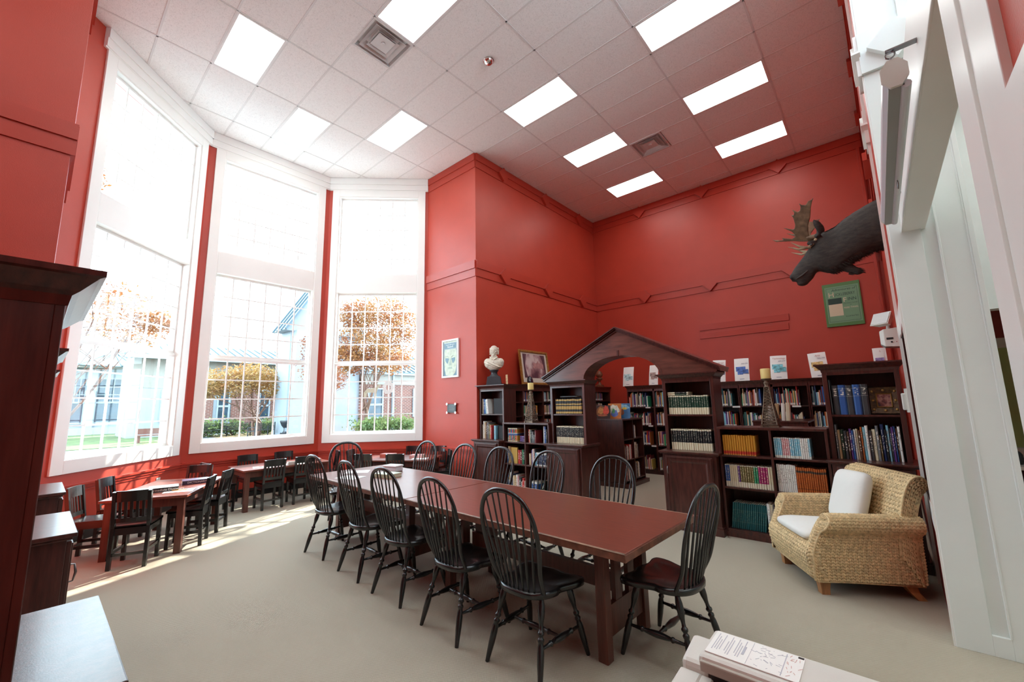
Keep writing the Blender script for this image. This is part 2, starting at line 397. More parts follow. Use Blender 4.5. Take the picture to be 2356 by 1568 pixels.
# recessed dark wood display niche in the right wall
nic = thing('display_niche', 'dark wood lined niche recessed in the right wall beside the white pilaster', 'niche', (4.62, -0.25, 0.76))
def nb(x0, x1, y0, y1, z0, z1): return MB().box(x0 - 4.62, x1 - 4.62, y0 + 0.25, y1 + 0.25, z0 - 0.76, z1 - 0.76)
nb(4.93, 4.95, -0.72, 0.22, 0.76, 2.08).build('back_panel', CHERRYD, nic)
b_ = nb(4.60, 4.94, -0.72, -0.69, 0.76, 2.08); b_.build('side_panel', CHERRY, nic); nb(4.61, 4.94, 0.19, 0.22, 0.76, 2.08).build('side_panel', CHERRY, nic)
nb(4.60, 4.94, -0.69, 0.19, 0.76, 0.785).build('sill', CHERRY, nic); nb(4.60, 4.94, -0.69, 0.19, 2.055, 2.08).build('head', CHERRY, nic)
# near jamb strips beside the camera
mb = MB().box(4.648, 4.67, -3.47, -3.31, 0, CE); mb.box(4.656, 4.67, -3.54, -3.47, 0, CE); mb.box(4.645, 4.67, -3.715, -3.54, 0, CE)
mb.box(4.640, 4.67, -3.90, -3.715, 0, 2.11); mb.box(4.640, 4.67, -6.0, -3.90, 2.02, 2.12)
struct('trim_8', mb, WHITE, 0.002)

# room beyond the opening
FARW = mat('pale_far_room_paint', (0.62, 0.75, 0.73), 0.5, var=0.03)
GREENP = mat('green_far_wall', (0.42, 0.47, 0.17), 0.6, var=0.06, vscale=1)
struct('wall_far_bulkhead', MB().box(4.98, 9.2, 1.0, 1.15, 2.34, 4.8), FARW)
struct('ceiling_far', MB().box(4.98, 9.2, -9.4, 1.1, 4.7, 4.85), FARW)
struct('ceiling_far_low', MB().box(4.98, 9.2, 1.1, 5.4, 2.52, 2.62), mat('grey_far_ceiling', (0.42, 0.40, 0.38), 0.8, var=0.05))
mb = MB().box(4.98, 5.35, 2.5, 2.62, 0, 2.6); mb.box(5.35, 9.2, 2.5, 2.62, 2.19, 2.6); mb.box(5.35, 9.2, 2.5, 2.62, 0, 0.84); mb.box(7.6, 9.2, 2.5, 2.62, 0.84, 2.19)
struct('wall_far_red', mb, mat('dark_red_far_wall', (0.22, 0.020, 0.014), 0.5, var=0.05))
mb = MB().box(5.30, 7.65, 2.47, 2.6, 2.08, 2.19); mb.box(5.30, 7.65, 2.45, 2.6, 0.84, 0.94); mb.box(5.30, 5.40, 2.47, 2.6, 0.94, 2.08); mb.box(7.55, 7.65, 2.47, 2.6, 0.94, 2.08)
w4 = struct('window_4', mb, mat('cream_far_frame', (0.50, 0.46, 0.38), 0.5, var=0.04))
MB().box(5.4, 7.55, 2.53, 2.536, 0.94, 2.08).build('pane', GLASS, w4)
struct('wall_far_green', MB().box(4.98, 9.2, 4.2, 4.3, 0, 2.6), GREENP)
struct('wall_far_side', MB().box(9.1, 9.2, -9.4, 4.3, 0, 4.8), FARW)

# diamond rails and crown bands in red
def band(name, fn, s0, s1, z0, dias, h=0.32):
    mb = MB(); m = h / 2
    fbox(mb, fn, s0, s1, z0, z0 + m, 0, 0.016); fbox(mb, fn, s0, s1, z0 + m, z0 + h, 0, 0.034)
    o = struct(name, mb, REDTRIM)
    for ds in dias:
        d = MB(); d.prism([(ds - 0.16, z0 + m), (ds, z0 - 0.005), (ds + 0.16, z0 + m), (ds, z0 + h + 0.005)], lambda a, b, q: fn(a, b, q), 0.0, 0.072)
        d.build('rail_diamond', REDTRIM, o, 0.003)
    return o
f_mid = frame_fn(Vector((-1.22, 0.53, 0)), Vector((0, 1, 0)), Vector((1, 0, 0)))
f_back = frame_fn(Vector((-1.22, 5.15, 0)), Vector((1, 0, 0)), Vector((0, -1, 0)))
f_wr = frame_fn(Vector((-2.75, 0.53, 0)), Vector((1, 0, 0)), Vector((0, -1, 0)))
f_wl = frame_fn(Vector((-2.615, -4.885, 0)), Vector((1, 0, 0)), Vector((0, 1, 0)))
f_left = frame_fn(Vector((-1.22, -4.885, 0)), Vector((0, -1, 0)), Vector((1, 0, 0)))
f_right = frame_fn(Vector((XW(0.42), 0.42, 0)), Vector((0.0223, 1, 0)).normalized(), Vector((-1, 0.0223, 0)).normalized())
for nm, fn, a, b, ds in (('trim_9', f_mid, 0, 4.62, (0.80, 2.32, 3.83)), ('trim_10', f_back, 0, 5.9, (1.42, 2.98, 4.54)), ('trim_11', f_wr, 0, 1.53, ()), ('trim_12', f_wl, 0.0, 1.39, ()),
                         ('trim_13', f_left, -0.03, 4.5, (0.9, 2.4)), ('trim_14', f_right, 0, 4.73, (0.75, 2.3, 3.85))):
    band(nm, fn, a, b, 4.01, ds); band(nm, fn, a, b, 6.29, ds, 0.30)
    mb = MB(); fbox(mb, fn, a, b, 0, 0.14, 0, 0.016); struct('baseboard_' + nm[5:], mb, BLACKTRIM)
for a, b, z0, z1 in ((2.66, 4.41, 3.12, 3.26), (2.65, 4.39, 2.93, 3.06)):
    mb = MB(); fbox(mb, f_back, a, b, z0, z1, 0, 0.02); struct('trim_15', mb, REDTRIM, 0.003)
mb = MB(); fbox(mb, f_wr, 0, 1.53, 0.665, 0.73, 0, 0.022); fbox(mb, f_wr, 0, 1.53, 0.705, 0.73, 0.022, 0.04); struct('trim_16', mb, REDTRIM)
# red corner casing strip where the back wall meets the right wall
mb = MB().box(4.60, 4.66, 5.09, 5.16, 0, 6.29); mb.box(4.615, 4.64, 5.07, 5.10, 0, 6.29); struct('trim_17', mb, REDTRIM)

# ---------------------------------------------------------------- bay windows
unit = MB().box(-0.5, 0.5, -0.5, 0.5, -0.5, 0.5)
PANE_ME = unit.mesh('pane', GLASS); MUNT_ME = unit.mesh('muntin', WHITE)
WROWS = ((1.045, 2.405, 4), (2.505, 3.935, 4), (4.415, 6.115, 5))
for wi, (nm, fn, t, n, ln, c) in enumerate(FACETS):
    mb = MB(); d1 = 0.026
    fbox(mb, fn, c - 1.015, c - 0.865, 0.83, 6.33, 0, d1); fbox(mb, fn, c + 0.865, c + 1.015, 0.83, 6.33, 0, d1)
    fbox(mb, fn, c - 0.865, c + 0.865, 0.83, 0.99, 0, d1); fbox(mb, fn, c - 0.865, c + 0.865, 6.17, 6.33, 0, d1)
    root = struct('window_%d' % (wi + 1), mb, WHITE, 0.004)
    mb = MB(); fbox(mb, fn, c - 0.87, c - 0.845, 0.97, 6.18, -0.20, 0.012); fbox(mb, fn, c + 0.845, c + 0.87, 0.97, 6.18, -0.20, 0.012)
    fbox(mb, fn, c - 0.845, c + 0.845, 0.965, 1.0, -0.20, 0.012); fbox(mb, fn, c - 0.845, c + 0.845, 6.15, 6.18, -0.20, 0.012)
    mb.build('jamb_lining', WHITE, root)
    mb = MB(); fbox(mb, fn, c - 0.845, c + 0.845, 3.975, 4.375, -0.16, 0.014); mb.build('transom_panel', WHITE, root, 0.003)
    rz = math.atan2(t.y, t.x)
    for si, (z0, z1, nr) in enumerate(WROWS):
        dd = -0.115 if si == 1 else -0.09
        mb = MB(); g = 0.82
        fbox(mb, fn, c - 0.845, c - g, z0 - 0.04, z1 + 0.04, dd - 0.02, dd + 0.02); fbox(mb, fn, c + g, c + 0.845, z0 - 0.04, z1 + 0.04, dd - 0.02, dd + 0.02)
        fbox(mb, fn, c - g, c + g, z0 - 0.05, z0, dd - 0.02, dd + 0.022); fbox(mb, fn, c - g, c + g, z1, z1 + 0.045, dd - 0.02, dd + 0.022)
        sash = mb.build('sash', WHITE, root)
        cw = 2 * g / 6; rh = (z1 - z0) / nr
        for i in range(6):
            for j in range(nr):
                p = fn(c - g + cw * (i + 0.5), z0 + rh * (j + 0.5), dd)
                obj('pane', PANE_ME, sash, loc=p, rot=(0, 0, rz), scale=(cw, 0.004, rh))
        for i in range(1, 6): obj('muntin', MUNT_ME, sash, loc=fn(c - g + cw * i, (z0 + z1) / 2, dd), rot=(0, 0, rz), scale=(0.021, 0.018, z1 - z0))
        for j in range(1, nr): obj('muntin', MUNT_ME, sash, loc=fn(c, z0 + rh * j, dd), rot=(0, 0, rz), scale=(2 * g, 0.0175, 0.021))
    ld = bpy.data.lights.new('window_daylight_portal', 'AREA'); ld.shape = 'RECTANGLE'; ld.size = 1.7; ld.size_y = 5.15; ld.cycles.is_portal = True
    lo = bpy.data.objects.new('window_daylight_portal', ld); COL.objects.link(lo)
    lo.location = fn(c, 3.58, -0.23); lo.rotation_euler = (Vector((-n.x, -n.y, 0))).to_track_quat('Z', 'Y').to_euler()

# ---------------------------------------------------------------- ceiling of lay-in tiles
ceil = struct('ceiling', MB().box(-4.6, 4.98, -9.6, 5.4, CE + 0.06, CE + 0.2), GRIDW)
def clip(poly, a, b, c):          # keep a x + b y >= c
    out = []
    for i in range(len(poly)):
        p, q = poly[i], poly[(i + 1) % len(poly)]; fp = a * p[0] + b * p[1] - c; fq = a * q[0] + b * q[1] - c
        if fp >= 0: out.append(p)
        if (fp >= 0) != (fq >= 0): k = fp / (fp - fq); out.append((p[0] + (q[0] - p[0]) * k, p[1] + (q[1] - p[1]) * k))
    return out
BAYH = ((1, 0, -4.28), (1, 1, -7.5), (1, -1, -3.28), (0, -1, -0.53), (0, 1, -4.885))
MAINH = ((1, 0, -1.22), (-1, 0, -4.7), (0, -1, -5.15), (0, 1, -9.4))
LIGHTS = [(0, -4), (-2, -6), (-3, -4), (-2, -2), (0, 0), (0, 3), (0, 6), (2, 0), (2, 3), (2, 6), (2, -4), (0, -8), (2, -8), (0, -11), (2, -11), (0, -14), (2, -14)]
HALF = {(-1, -4): 0, (1, 4): 1}    # half tiles beside the two air diffusers: 0 keeps the left half
full = MB().box(0.012, TX - 0.012, 0.012, TY - 0.012, 0.0, 0.015).mesh('ceiling_tile', TILE)
for i in range(-4, 4):
    for j in range(-16, 9):
        if (i, j) in LIGHTS: continue
        x0, x1, y0, y1 = i * TX, (i + 1) * TX, j * TY, (j + 1) * TY
        if (i, j) in HALF:
            if HALF[(i, j)] == 0: x1 = x0 + TX / 2
            else: x0 = x0 + TX / 2
        g = 0.012; p = [(x0 + g, y0 + g), (x1 - g, y0 + g), (x1 - g, y1 - g), (x0 + g, y1 - g)]; q = p
        for h in (BAYH if i <= -2 else MAINH):
            if q: q = clip(q, *h)
        if len(q) < 3: continue
        if q == p and (i, j) not in HALF: obj('ceiling_tile', full, ceil, loc=(x0, y0, CE + 0.005))
        else: MB().prism(q, lambda a, b, d: (a, b, d), CE + 0.005, CE + 0.02).build('ceiling_tile', TILE, ceil)
def gridbar(x0, x1, y0, y1, hs):
    q = [(x0, y0), (x1, y0), (x1, y1), (x0, y1)]
    for h in hs:
        if q: q = clip(q, *h)
    if len(q) >= 3: MB().prism(q, lambda a, b, d: (a, b, d), CE, CE + 0.03).build('grid_bar', GRIDW, ceil)
for i in range(-3, 4): gridbar(i * TX - 0.0125, i * TX + 0.0125, -9.4, 5.2, BAYH if i <= -2 else MAINH)
for j in range(-15, 9):
    gridbar(-1.22, 4.7, j * TY - 0.012, j * TY + 0.012, MAINH)
    gridbar(-4.4, -1.22, j * TY - 0.012, j * TY + 0.012, BAYH)
EMIT = mat('lit_diffuser_panel', (0.9, 0.9, 0.88), 0.5, emit=(0.94, 1.0, 0.97), estr=7.2)
LFRAME = mat('white_fixture_metal', (0.78, 0.78, 0.77), 0.4)
lnames = {(0, -4): 'lit ceiling panel cut off at the top of the picture beside the big air diffuser', (-2, -6): 'lit ceiling panel nearest the leftmost bay window',
          (-3, -4): 'lit ceiling panel in the middle of the window bay', (-2, -2): 'lit ceiling panel just in front of the rightmost bay window', (0, 0): 'lit ceiling panel beside the outer red wall corner',
          (0, 3): 'lit ceiling panel left of the smaller air diffuser', (0, 6): 'smallest lit ceiling panel near the far red corner', (2, 0): 'lit ceiling panel cut off at the top right of the picture',
          (2, 3): 'middle lit ceiling panel of the right hand row', (2, 6): 'lit ceiling panel of the right hand row nearest the back wall'}
lt0 = thing('ceiling_light', lnames[(0, -4)], 'light', (0, -4 * TY, CE), 0, 'recessed ceiling lights')
MB().box(0.03, TX - 0.03, 0.03, TY - 0.03, 0.012, 0.02).build('diffuser', EMIT, lt0)
mb = MB(); mb.box(0.006, TX - 0.006, 0.006, 0.032, -0.002, 0.05); mb.box(0.006, TX - 0.006, TY - 0.032, TY - 0.006, -0.002, 0.05); mb.box(0.006, 0.032, 0.032, TY - 0.032, -0.002, 0.05); mb.box(TX - 0.032, TX - 0.006, 0.032, TY - 0.032, -0.002, 0.05)
mb.build('frame', LFRAME, lt0)
for k in LIGHTS[1:]:
    dup(lt0, (k[0] * TX, k[1] * TY, CE), 0, lnames.get(k, 'unseen ceiling panel behind the viewpoint, added for fill light'), 'recessed ceiling lights')  # panels missing from lnames are out of view, added for fill light
for k, (x, y) in enumerate(((5.6, -3.2), (7.0, -3.2), (5.6, -5.5), (7.0, -5.5), (5.2, -1.6), (6.7, -1.6), (5.2, -.3), (6.7, -.3))):  # invented panels, never in view, put in to brighten the far room
    dup(lt0, (x, y, 4.66), 0, 'unseen ceiling panel added to brighten the pale room beyond the opening', 'added far room fill lights')
dup(lt0, (7.9, 3.4, 2.47), 0, 'unseen ceiling panel added to light the green room behind the far window', 'added green room fill light')  # extra unseen panel, added so the green wall is not dark

# square air diffusers
DIFF = mat('diffuser_metal', (0.62, 0.60, 0.59), 0.4, var=0.05)
def air_diffuser(x, y, label):
    t = thing('air_diffuser', label, 'vent', (x, y, CE), 0, 'ceiling air diffusers'); h = TY / 2
    def ring(h0, z0, h1, z1):
        r = lambda a, z: [(-a, -a, z), (a, -a, z), (a, a, z), (-a, a, z)]
        return MB().rings([r(h0, z0), r(h1, z1), r(h1 - 0.006, z1 + 0.003), r(h0 - 0.006, z0 + 0.004)], False, False)
    m = MB(); m.box(-h, h, -h, -h + 0.03, -0.006, 0.05); m.box(-h, h, h - 0.03, h, -0.006, 0.05); m.box(-h, -h + 0.03, -h + 0.03, h - 0.03, -0.006, 0.05); m.box(h - 0.03, h, -h + 0.03, h - 0.03, -0.006, 0.05)
    m.build('frame', DIFF, t)
    MB().box(-h + 0.01, h - 0.01, -h + 0.01, h - 0.01, 0.19, 0.2).build('duct_back', DARK, t)
    m = MB(); r = lambda a, z: [(-a, -a, z), (a, -a, z), (a, a, z), (-a, a, z)]
    m.rings([r(h - 0.03, 0.0), r(h - 0.10, 0.17)], False, False); m.build('throat', DIFF, t)
    for a, b in ((0.235, 0.17), (0.165, 0.10)): ring(a, -0.004, b, 0.055).build('louvre', DIFF, t)
    m = MB().rings([r(0.125, 0.012), r(0.02, 0.05)], True, True); m.build('core', DIFF, t)
    MB().lathe([(0.03, -0.004), (0.03, 0.012)], 14).build('knob', DIFF, t)
    return t
air_diffuser(-TX / 4, -3.5 * TY, 'large looking square air diffuser beside the nearest lit ceiling panel')
air_diffuser(TX * 1.25, 4.5 * TY, 'square air diffuser farther back between two rows of ceiling lights')
d = thing('ceiling_dome', 'small round mirrored dome set in a ceiling tile', 'dome', (0.596, -0.923, CE))
MB().sphere((0, 0, 0), (0.075, 0.075, 0.06), 20, 12).build('mirror_dome', CHROME, d); MB().lathe([(0.082, -0.004), (0.082, 0.006)], 22).build('trim_ring', CHROME, d)

# ================================================================== TABLES AND CHAIRS
def catmull(pts, k=6, closed=False):
    pts = [Vector(p) for p in pts]; out = []; n = len(pts)
    for i in range(n if closed else n - 1):
        p0 = pts[i - 1] if (i > 0 or closed) else pts[0]; p1 = pts[i]; p2 = pts[(i + 1) % n]; p3 = pts[(i + 2) % n] if (i + 2 < n or closed) else pts[-1]
        for q in range(k):
            t = q / k
            out.append(0.5 * ((2 * p1) + (p2 - p0) * t + (2 * p0 - 5 * p1 + 4 * p2 - p3) * t * t + (3 * p1 - p0 - 3 * p2 + p3) * t ** 3))
    if not closed: out.append(pts[-1])
    return out
def turned(name, a, b, prof, m, parent, n=8):
    a, b = Vector(a), Vector(b)
    return MB().tube([a + (b - a) * t for t, r in prof], [r for t, r in prof], n).build(name, m, parent)

LEGP = [(0, .014), (.05, .0165), (.10, .0205), (.16, .022), (.22, .020), (.28, .0145), (.33, .0115), (.375, .0125), (.39, .0185), (.405, .020), (.42, .0185), (.435, .013), (.45, .0125), (.465, .0185), (.48, .0195), (.495, .0175), (.51, .0145), (.55, .0185), (.62, .0205), (.75, .0195), (.9, .0155), (1, .0125)]
STRP = [(0, .008), (.12, .010), (.21, .0115), (.225, .016), (.24, .0175), (.255, .016), (.27, .0115), (.36, .0165), (.5, .0205), (.64, .0165), (.73, .0115), (.745, .016), (.76, .0175), (.775, .016), (.79, .0115), (.88, .010), (1, .008)]
def windsor():
    t = thing('windsor_chair', '', 'chair', (0, 0, 0))
    half = [(0, -.208), (.09, -.198), (.155, -.162), (.192, -.105), (.204, -.045), (.196, -.005), (.212, .045), (.236, .105), (.244, .165), (.232, .205), (.185, .214), (.10, .196)]
    out_ = half + [(0, .212)] + [(-x, y) for x, y in half[:0:-1]]
    ring = [(p.x, p.y) for p in catmull([(x, y, 0) for x, y in out_], 3, True)]
    def lvl(s, z, dip=0.0): return [(x * s, y * s, z - dip) for x, y in ring]
    m = MB().rings([lvl(0.90, 0.408), lvl(0.99, 0.416), lvl(1.0, 0.438), lvl(0.985, 0.450), lvl(0.90, 0.451), lvl(0.72, 0.446), lvl(0.4, 0.437), lvl(0.1, 0.436)], smooth=True)
    m.build('seat', BLACKW, t)
    tops = {'rl': (-.145, -.125), 'rr': (.145, -.125), 'fl': (-.165, .12), 'fr': (.165, .12)}
    feet = {'rl': (-.205, -.235), 'rr': (.205, -.235), 'fl': (-.232, .215), 'fr': (.232, .215)}
    P = {}
    for k in tops:
        a = Vector((*tops[k], 0.418)); b = Vector((*feet[k], 0.0)); P[k] = (a, b)
        turned('leg', a, b, LEGP, BLACKW, t, 9)
    at = lambda k, z: P[k][0] + (P[k][1] - P[k][0]) * ((0.418 - z) / 0.418)
    for f, r in (('fl', 'rl'), ('fr', 'rr')): turned('stretcher', at(f, .175), at(r, .175), STRP, BLACKW, t, 8)
    turned('stretcher', (at('fl', .175) + at('rl', .175)) / 2, (at('fr', .175) + at('rr', .175)) / 2, STRP, BLACKB, t, 8)
    by = lambda z: -0.165 - 0.135 * (z - 0.455) / 0.575
    hp = [(.168, .44), (.192, .56), (.212, .68), (.219, .79), (.205, .89), (.158, .975), (.085, 1.021), (0, 1.034)]
    pts = [(-x, by(z) + 0.03 * (abs(x) < .17 and z < .5), z) for x, z in hp] + [(x, by(z) + 0.03 * (abs(x) < .17 and z < .5), z) for x, z in hp[-2::-1]]
    cp = catmull(pts, 5)
    MB().tube(cp, 0.0165, 8, flat=0.72, ref=(0, 1, 0)).build('hoop', BLACKW, t)
    # spindles run from the seat to the hoop
    def hoop_z(x):
        best = min(cp, key=lambda p: abs(p.x - x) + (0 if p.z > 0.7 else 9)); return best
    for i in range(8):
        u = (i - 3.5) / 3.5; xs = u * 0.125; xt = u * 0.198
        h = hoop_z(xt); a = Vector((xs, -0.185 + 0.02 * u * u, 0.448)); b = Vector((h.x, h.y, h.z - 0.004))
        prof = [(0, .0055), (.12, .0075), (.25, .0095), (.38, .0080), (.7, .0062), (1, .005)]
        turned('spindle', a, b, prof, BLACKW, t, 6)
    return t
TD = -0.031
def onT(x, off): return (x, -2.135 + (x - 1.19) * TD + off)      # point beside the long table's centre line
near = [(2.63, -.555, .02, 'black bow-back chair on the near side of the long table, closest to the camera'), (1.98, -.585, -.03, 'black bow-back chair on the near side of the long table, second from the camera'),
        (1.225, -.55, .03, 'black bow-back chair in the middle of the near side of the long table'), (.545, -.535, -.02, 'black bow-back chair on the near side of the long table, fourth from the camera'),
        (-.27, -.525, .06, 'black bow-back chair on the near side of the long table, farthest from the camera')]
far = [(2.45, .72, .03, 'bow-back chair on the shelf side of the long table, standing before the arch opening'), (1.67, .72, -.04, 'bow-back chair on the shelf side of the long table, before the left arch pier'),
       (.963, .73, .02, 'bow-back chair on the shelf side of the long table, before the low left bookshelf'), (.32, .74, .05, 'bow-back chair on the shelf side of the long table, before the bust cabinet'),
       (-.50, .74, .08, 'bow-back chair on the shelf side of the long table, farthest toward the windows')]
W0 = windsor()
used = []
def place_w(x, y, rz, label):
    if not used:
        W0.location = (x, y, 0); W0.rotation_euler = (0, 0, rz); tag(W0, label, None, 'bow-back chairs around the long table'); used.append(1); return W0
    return dup(W0, (x, y, 0), rz, label, 'bow-back chairs around the long table')
for x, o, r, lb in near:
    p = onT(x, o); place_w(p[0], p[1] + .07, TD + r, lb)
for x, o, r, lb in far:
    p = onT(x, o); place_w(p[0], p[1] - .07, PI + TD + r, lb)
place_w(3.26, -2.10, PI / 2 - 0.10, 'black bow-back chair with reddish seat drawn up at the right end of the long table')
place_w(-1.22, -1.93, -PI / 2 - 0.35, 'black bow-back chair at the window end of the long table')

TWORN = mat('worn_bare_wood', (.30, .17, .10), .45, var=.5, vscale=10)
def long_table(xc, label):
    y = -2.135 + (xc - 1.19) * TD
    t = thing('reading_table', label, 'table', (xc, y, 0), TD, 'the two reading tables pushed end to end')
    hl, hw = 1.052, 0.505
    MB().box(-hl, hl, -hw, hw, 0.695, 0.74).build('table_top', TABLE, t, 0.006)
    m = MB(); m.box(-hl - .002, hl + .002, -hw - .003, -hw + .004, 0.692, 0.732); m.box(-hl - .002, hl + .002, hw - .004, hw + .003, 0.692, 0.732)
    m.box(-hl - .003, -hl + .004, -hw, hw, 0.692, 0.732); m.box(hl - .004, hl + .003, -hw, hw, 0.692, 0.732); m.build('edge_band', TABLEE, t, 0.004)
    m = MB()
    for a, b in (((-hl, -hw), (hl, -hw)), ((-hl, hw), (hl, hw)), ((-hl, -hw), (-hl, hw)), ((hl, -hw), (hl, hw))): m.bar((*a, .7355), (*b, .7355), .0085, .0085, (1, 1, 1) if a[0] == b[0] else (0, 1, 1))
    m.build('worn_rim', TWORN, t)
    for sx in (-1, 1):
        x = sx * 0.745
        for sy in (-1, 1): MB().box(x - .034, x + .034, sy * .25 - .034, sy * .25 + .034, 0, 0.695).build('leg', TLEG, t, 0.003)
        MB().box(x - .022, x + .022, -.34, .34, .63, .695).build('top_rail', TLEG, t)
        MB().box(x - .018, x + .018, -.22, .22, .12, .30).build('end_panel', TLEG, t)
        for yy in (-.085, .085): MB().box(x - .015, x + .015, yy - .04, yy + .04, .30, .63).build('upright_slat', TLEG, t)
    MB().box(-.73, .73, -.02, .02, .30, .42).build('stretcher', TLEG, t)
    return t
long_table(2.245, 'red-brown reading table forming the near half of the long table')
long_table(0.135, 'red-brown reading table forming the window half of the long table')

# ---------------------------------------------------------------- low tables and small chairs in the bay
def small_chair():
    t = thing('small_chair', '', 'chair')
    hx = 0.158; hz = 0.37
    for s in (-1, 1):
        b = MB(); b.bar((s * hx, -.165, 0), (s * hx, -.150, .37), .034, .038, (0, 1, 0)); b.bar((s * hx, -.150, .36), (s * hx, -.205, .70), .034, .036, (0, 1, 0)); b.build('leg', BLACKW, t)
        MB().bar((s * hx, .165, 0), (s * hx, .160, hz - .01), .036, .036, (0, 1, 0)).build('leg', BLACKW, t)
        MB().box(s * hx - .011, s * hx + .011, -.14, .15, .13, .158).build('stretcher', BLACKW, t)
        MB().box(s * hx - .012, s * hx + .012, -.14, .15, .31, .362).build('side_apron', BLACKW, t)
    MB().box(-.142, .142, -.162, -.142, .115, .14).build('stretcher', BLACKW, t)
    MB().box(-.142, .142, .150, .172, .31, .362).build('front_apron', BLACKW, t); MB().box(-.142, .142, -.162, -.14, .30, .362).build('rear_apron', BLACKW, t)
    def sp(u, v):
        x = -.178 + .356 * u; yy = -.165 + .36 * v; return (x, yy, .385 - .010 * math.sin(PI * u) * math.sin(PI * min(1, v * 1.1)))
    m = MB(); m.grid(sp, 8, 8); m.box(-.178, .178, -.165, .195, .362, .374); m.box(-.178, .178, -.165, -.160, .362, .385); m.box(-.178, .178, .19, .195, .362, .385); m.box(-.178, -.173, -.165, .195, .362, .385); m.box(.173, .178, -.165, .195, .362, .385)
    m.build('seat', BLACKW, t)
    def rail(z0, z1, y0, y1, th):
        r = MB(); n = 6
        for i in range(n):
            xa = -.142 + .284 * i / n; xb = -.142 + .284 * (i + 1) / n; f = lambda x: -0.016 * (1 - (x / .142) ** 2)
            r.add([(xa, y0 + f(xa), z0), (xb, y0 + f(xb), z0), (xb, y1 + f(xb), z1), (xa, y1 + f(xa), z1), (xa, y0 + f(xa) + th, z0), (xb, y0 + f(xb) + th, z0), (xb, y1 + f(xb) + th, z1), (xa, y1 + f(xa) + th, z1)],
                  [(0, 1, 2, 3), (7, 6, 5, 4), (0, 4, 5, 1), (3, 2, 6, 7), (0, 3, 7, 4), (1, 5, 6, 2)])
        return r
    rail(.605, .705, -.200, -.216, .022).build('top_rail', BLACKW, t); rail(.415, .455, -.168, -.175, .02).build('lower_rail', BLACKW, t)
    for i in range(5):
        x = (i - 2) * .052; o = -0.016 * (1 - (x / .142) ** 2)
        MB().bar((x, -.160 + o, .45), (x, -.188 + o, .61), .026, .012, (0, 1, 0)).build('slat', BLACKW, t)
    t.scale = (.90, .95, 1.07)
    return t
KC = small_chair(); kused = []
def place_k(x, y, ang, label, group):
    """ang: heading the sitter faces, degrees from +x"""
    rz = math.radians(ang) - PI / 2
    if not kused:
        KC.location = (x, y, 0); KC.rotation_euler = (0, 0, rz); tag(KC, label, None, group); kused.append(1); return
    dup(KC, (x, y, 0), rz, label, group)
def low_table(cx, cy, ang, label):
    t = thing('low_table', label, 'table', (cx, cy, 0), math.radians(ang), 'low tables in the window bay')
    MB().box(-.675, .675, -.39, .39, .593, .62).build('table_top', TABLE, t, 0.004)
    for sx in (-1, 1):
        for sy in (-1, 1): MB().box(sx * .60 - .032, sx * .60 + .032, sy * .32 - .032, sy * .32 + .032, 0, .593).build('leg', TLEG, t, 0.002)
        MB().box(sx * .60 - .012, sx * .60 + .012, -.29, .29, .50, .593).build('apron', TLEG, t)
    for sy in (-1, 1): MB().box(-.57, .57, sy * .32 - .012, sy * .32 + .012, .50, .593).build('apron', TLEG, t)
    return t
low_table(-2.27, -3.67, 151, 'low reading table before the leftmost bay window, with two dictionaries on it')
low_table(-3.33, -2.02, 90, 'low reading table before the middle bay window')
low_table(-2.27, -0.40, 33, 'low reading table before the rightmost bay window')
def around(cx, cy, ang, lens, nm, skip=()):
    a = math.radians(ang); u = Vector((math.cos(a), math.sin(a))); v = Vector((-u.y, u.x)); g = 'small chairs around ' + nm
    for k, (pu, pv, h, lb, j) in enumerate(lens):
        p = Vector((cx, cy)) + u * pu + v * pv; place_k(p.x, p.y, ang + h + j, lb, g)
# table by the left window: u points away from the camera
around(-2.27, -3.67, 151, ((-.79, -.01, 0, 'small black slat-back chair at the near end of the leftmost low table', 3), (.80, .02, 180, 'small black slat-back chair at the far end of the leftmost low table', -4),
    (-.27, -.30, 90, 'small black chair on the room side of the leftmost low table, nearer the camera', 4), (.27, -.34, 90, 'small black chair on the room side of the leftmost low table, farther along', -5),
    (-.42, .52, -90, 'small black chair between the leftmost low table and the wall, nearer the camera', 3), (.18, .54, -90, 'small black chair between the leftmost low table and the wall, farther along', -3)), 'the leftmost low table')
around(-3.33, -2.02, 90, ((-.88, .02, 0, 'small black chair at the left end of the middle low table', 8), (.74, -.05, 180, 'small black chair at the right end of the middle low table', -18),
    (-.27, -.28, 90, 'small black chair on the room side of the middle low table, the left one', 2), (.21, -.26, 90, 'small black chair on the room side of the middle low table, the right one', -2),
    (-.30, .50, -90, 'small black chair under the middle window, the left of the two', 2), (.28, .52, -90, 'small black chair under the middle window, the right of the two', -3)), 'the middle low table')
around(-2.27, -0.40, 33, ((-.82, .10, 0, 'small black chair at the left end of the rightmost low table', 6), (.76, -.05, 180, 'small black chair at the right end of the rightmost low table beside the red wall', 25),
    (-.38, -.42, 90, 'small black chair on the room side of the rightmost low table, the left one', -4), (.16, -.42, 90, 'small black chair on the room side of the rightmost low table, the right one', 4),
    (.00, .52, -90, 'small black chair under the right window, the left of the two', 4), (.50, .50, -90, 'small black chair under the right window, the right of the two', -2)), 'the rightmost low table')

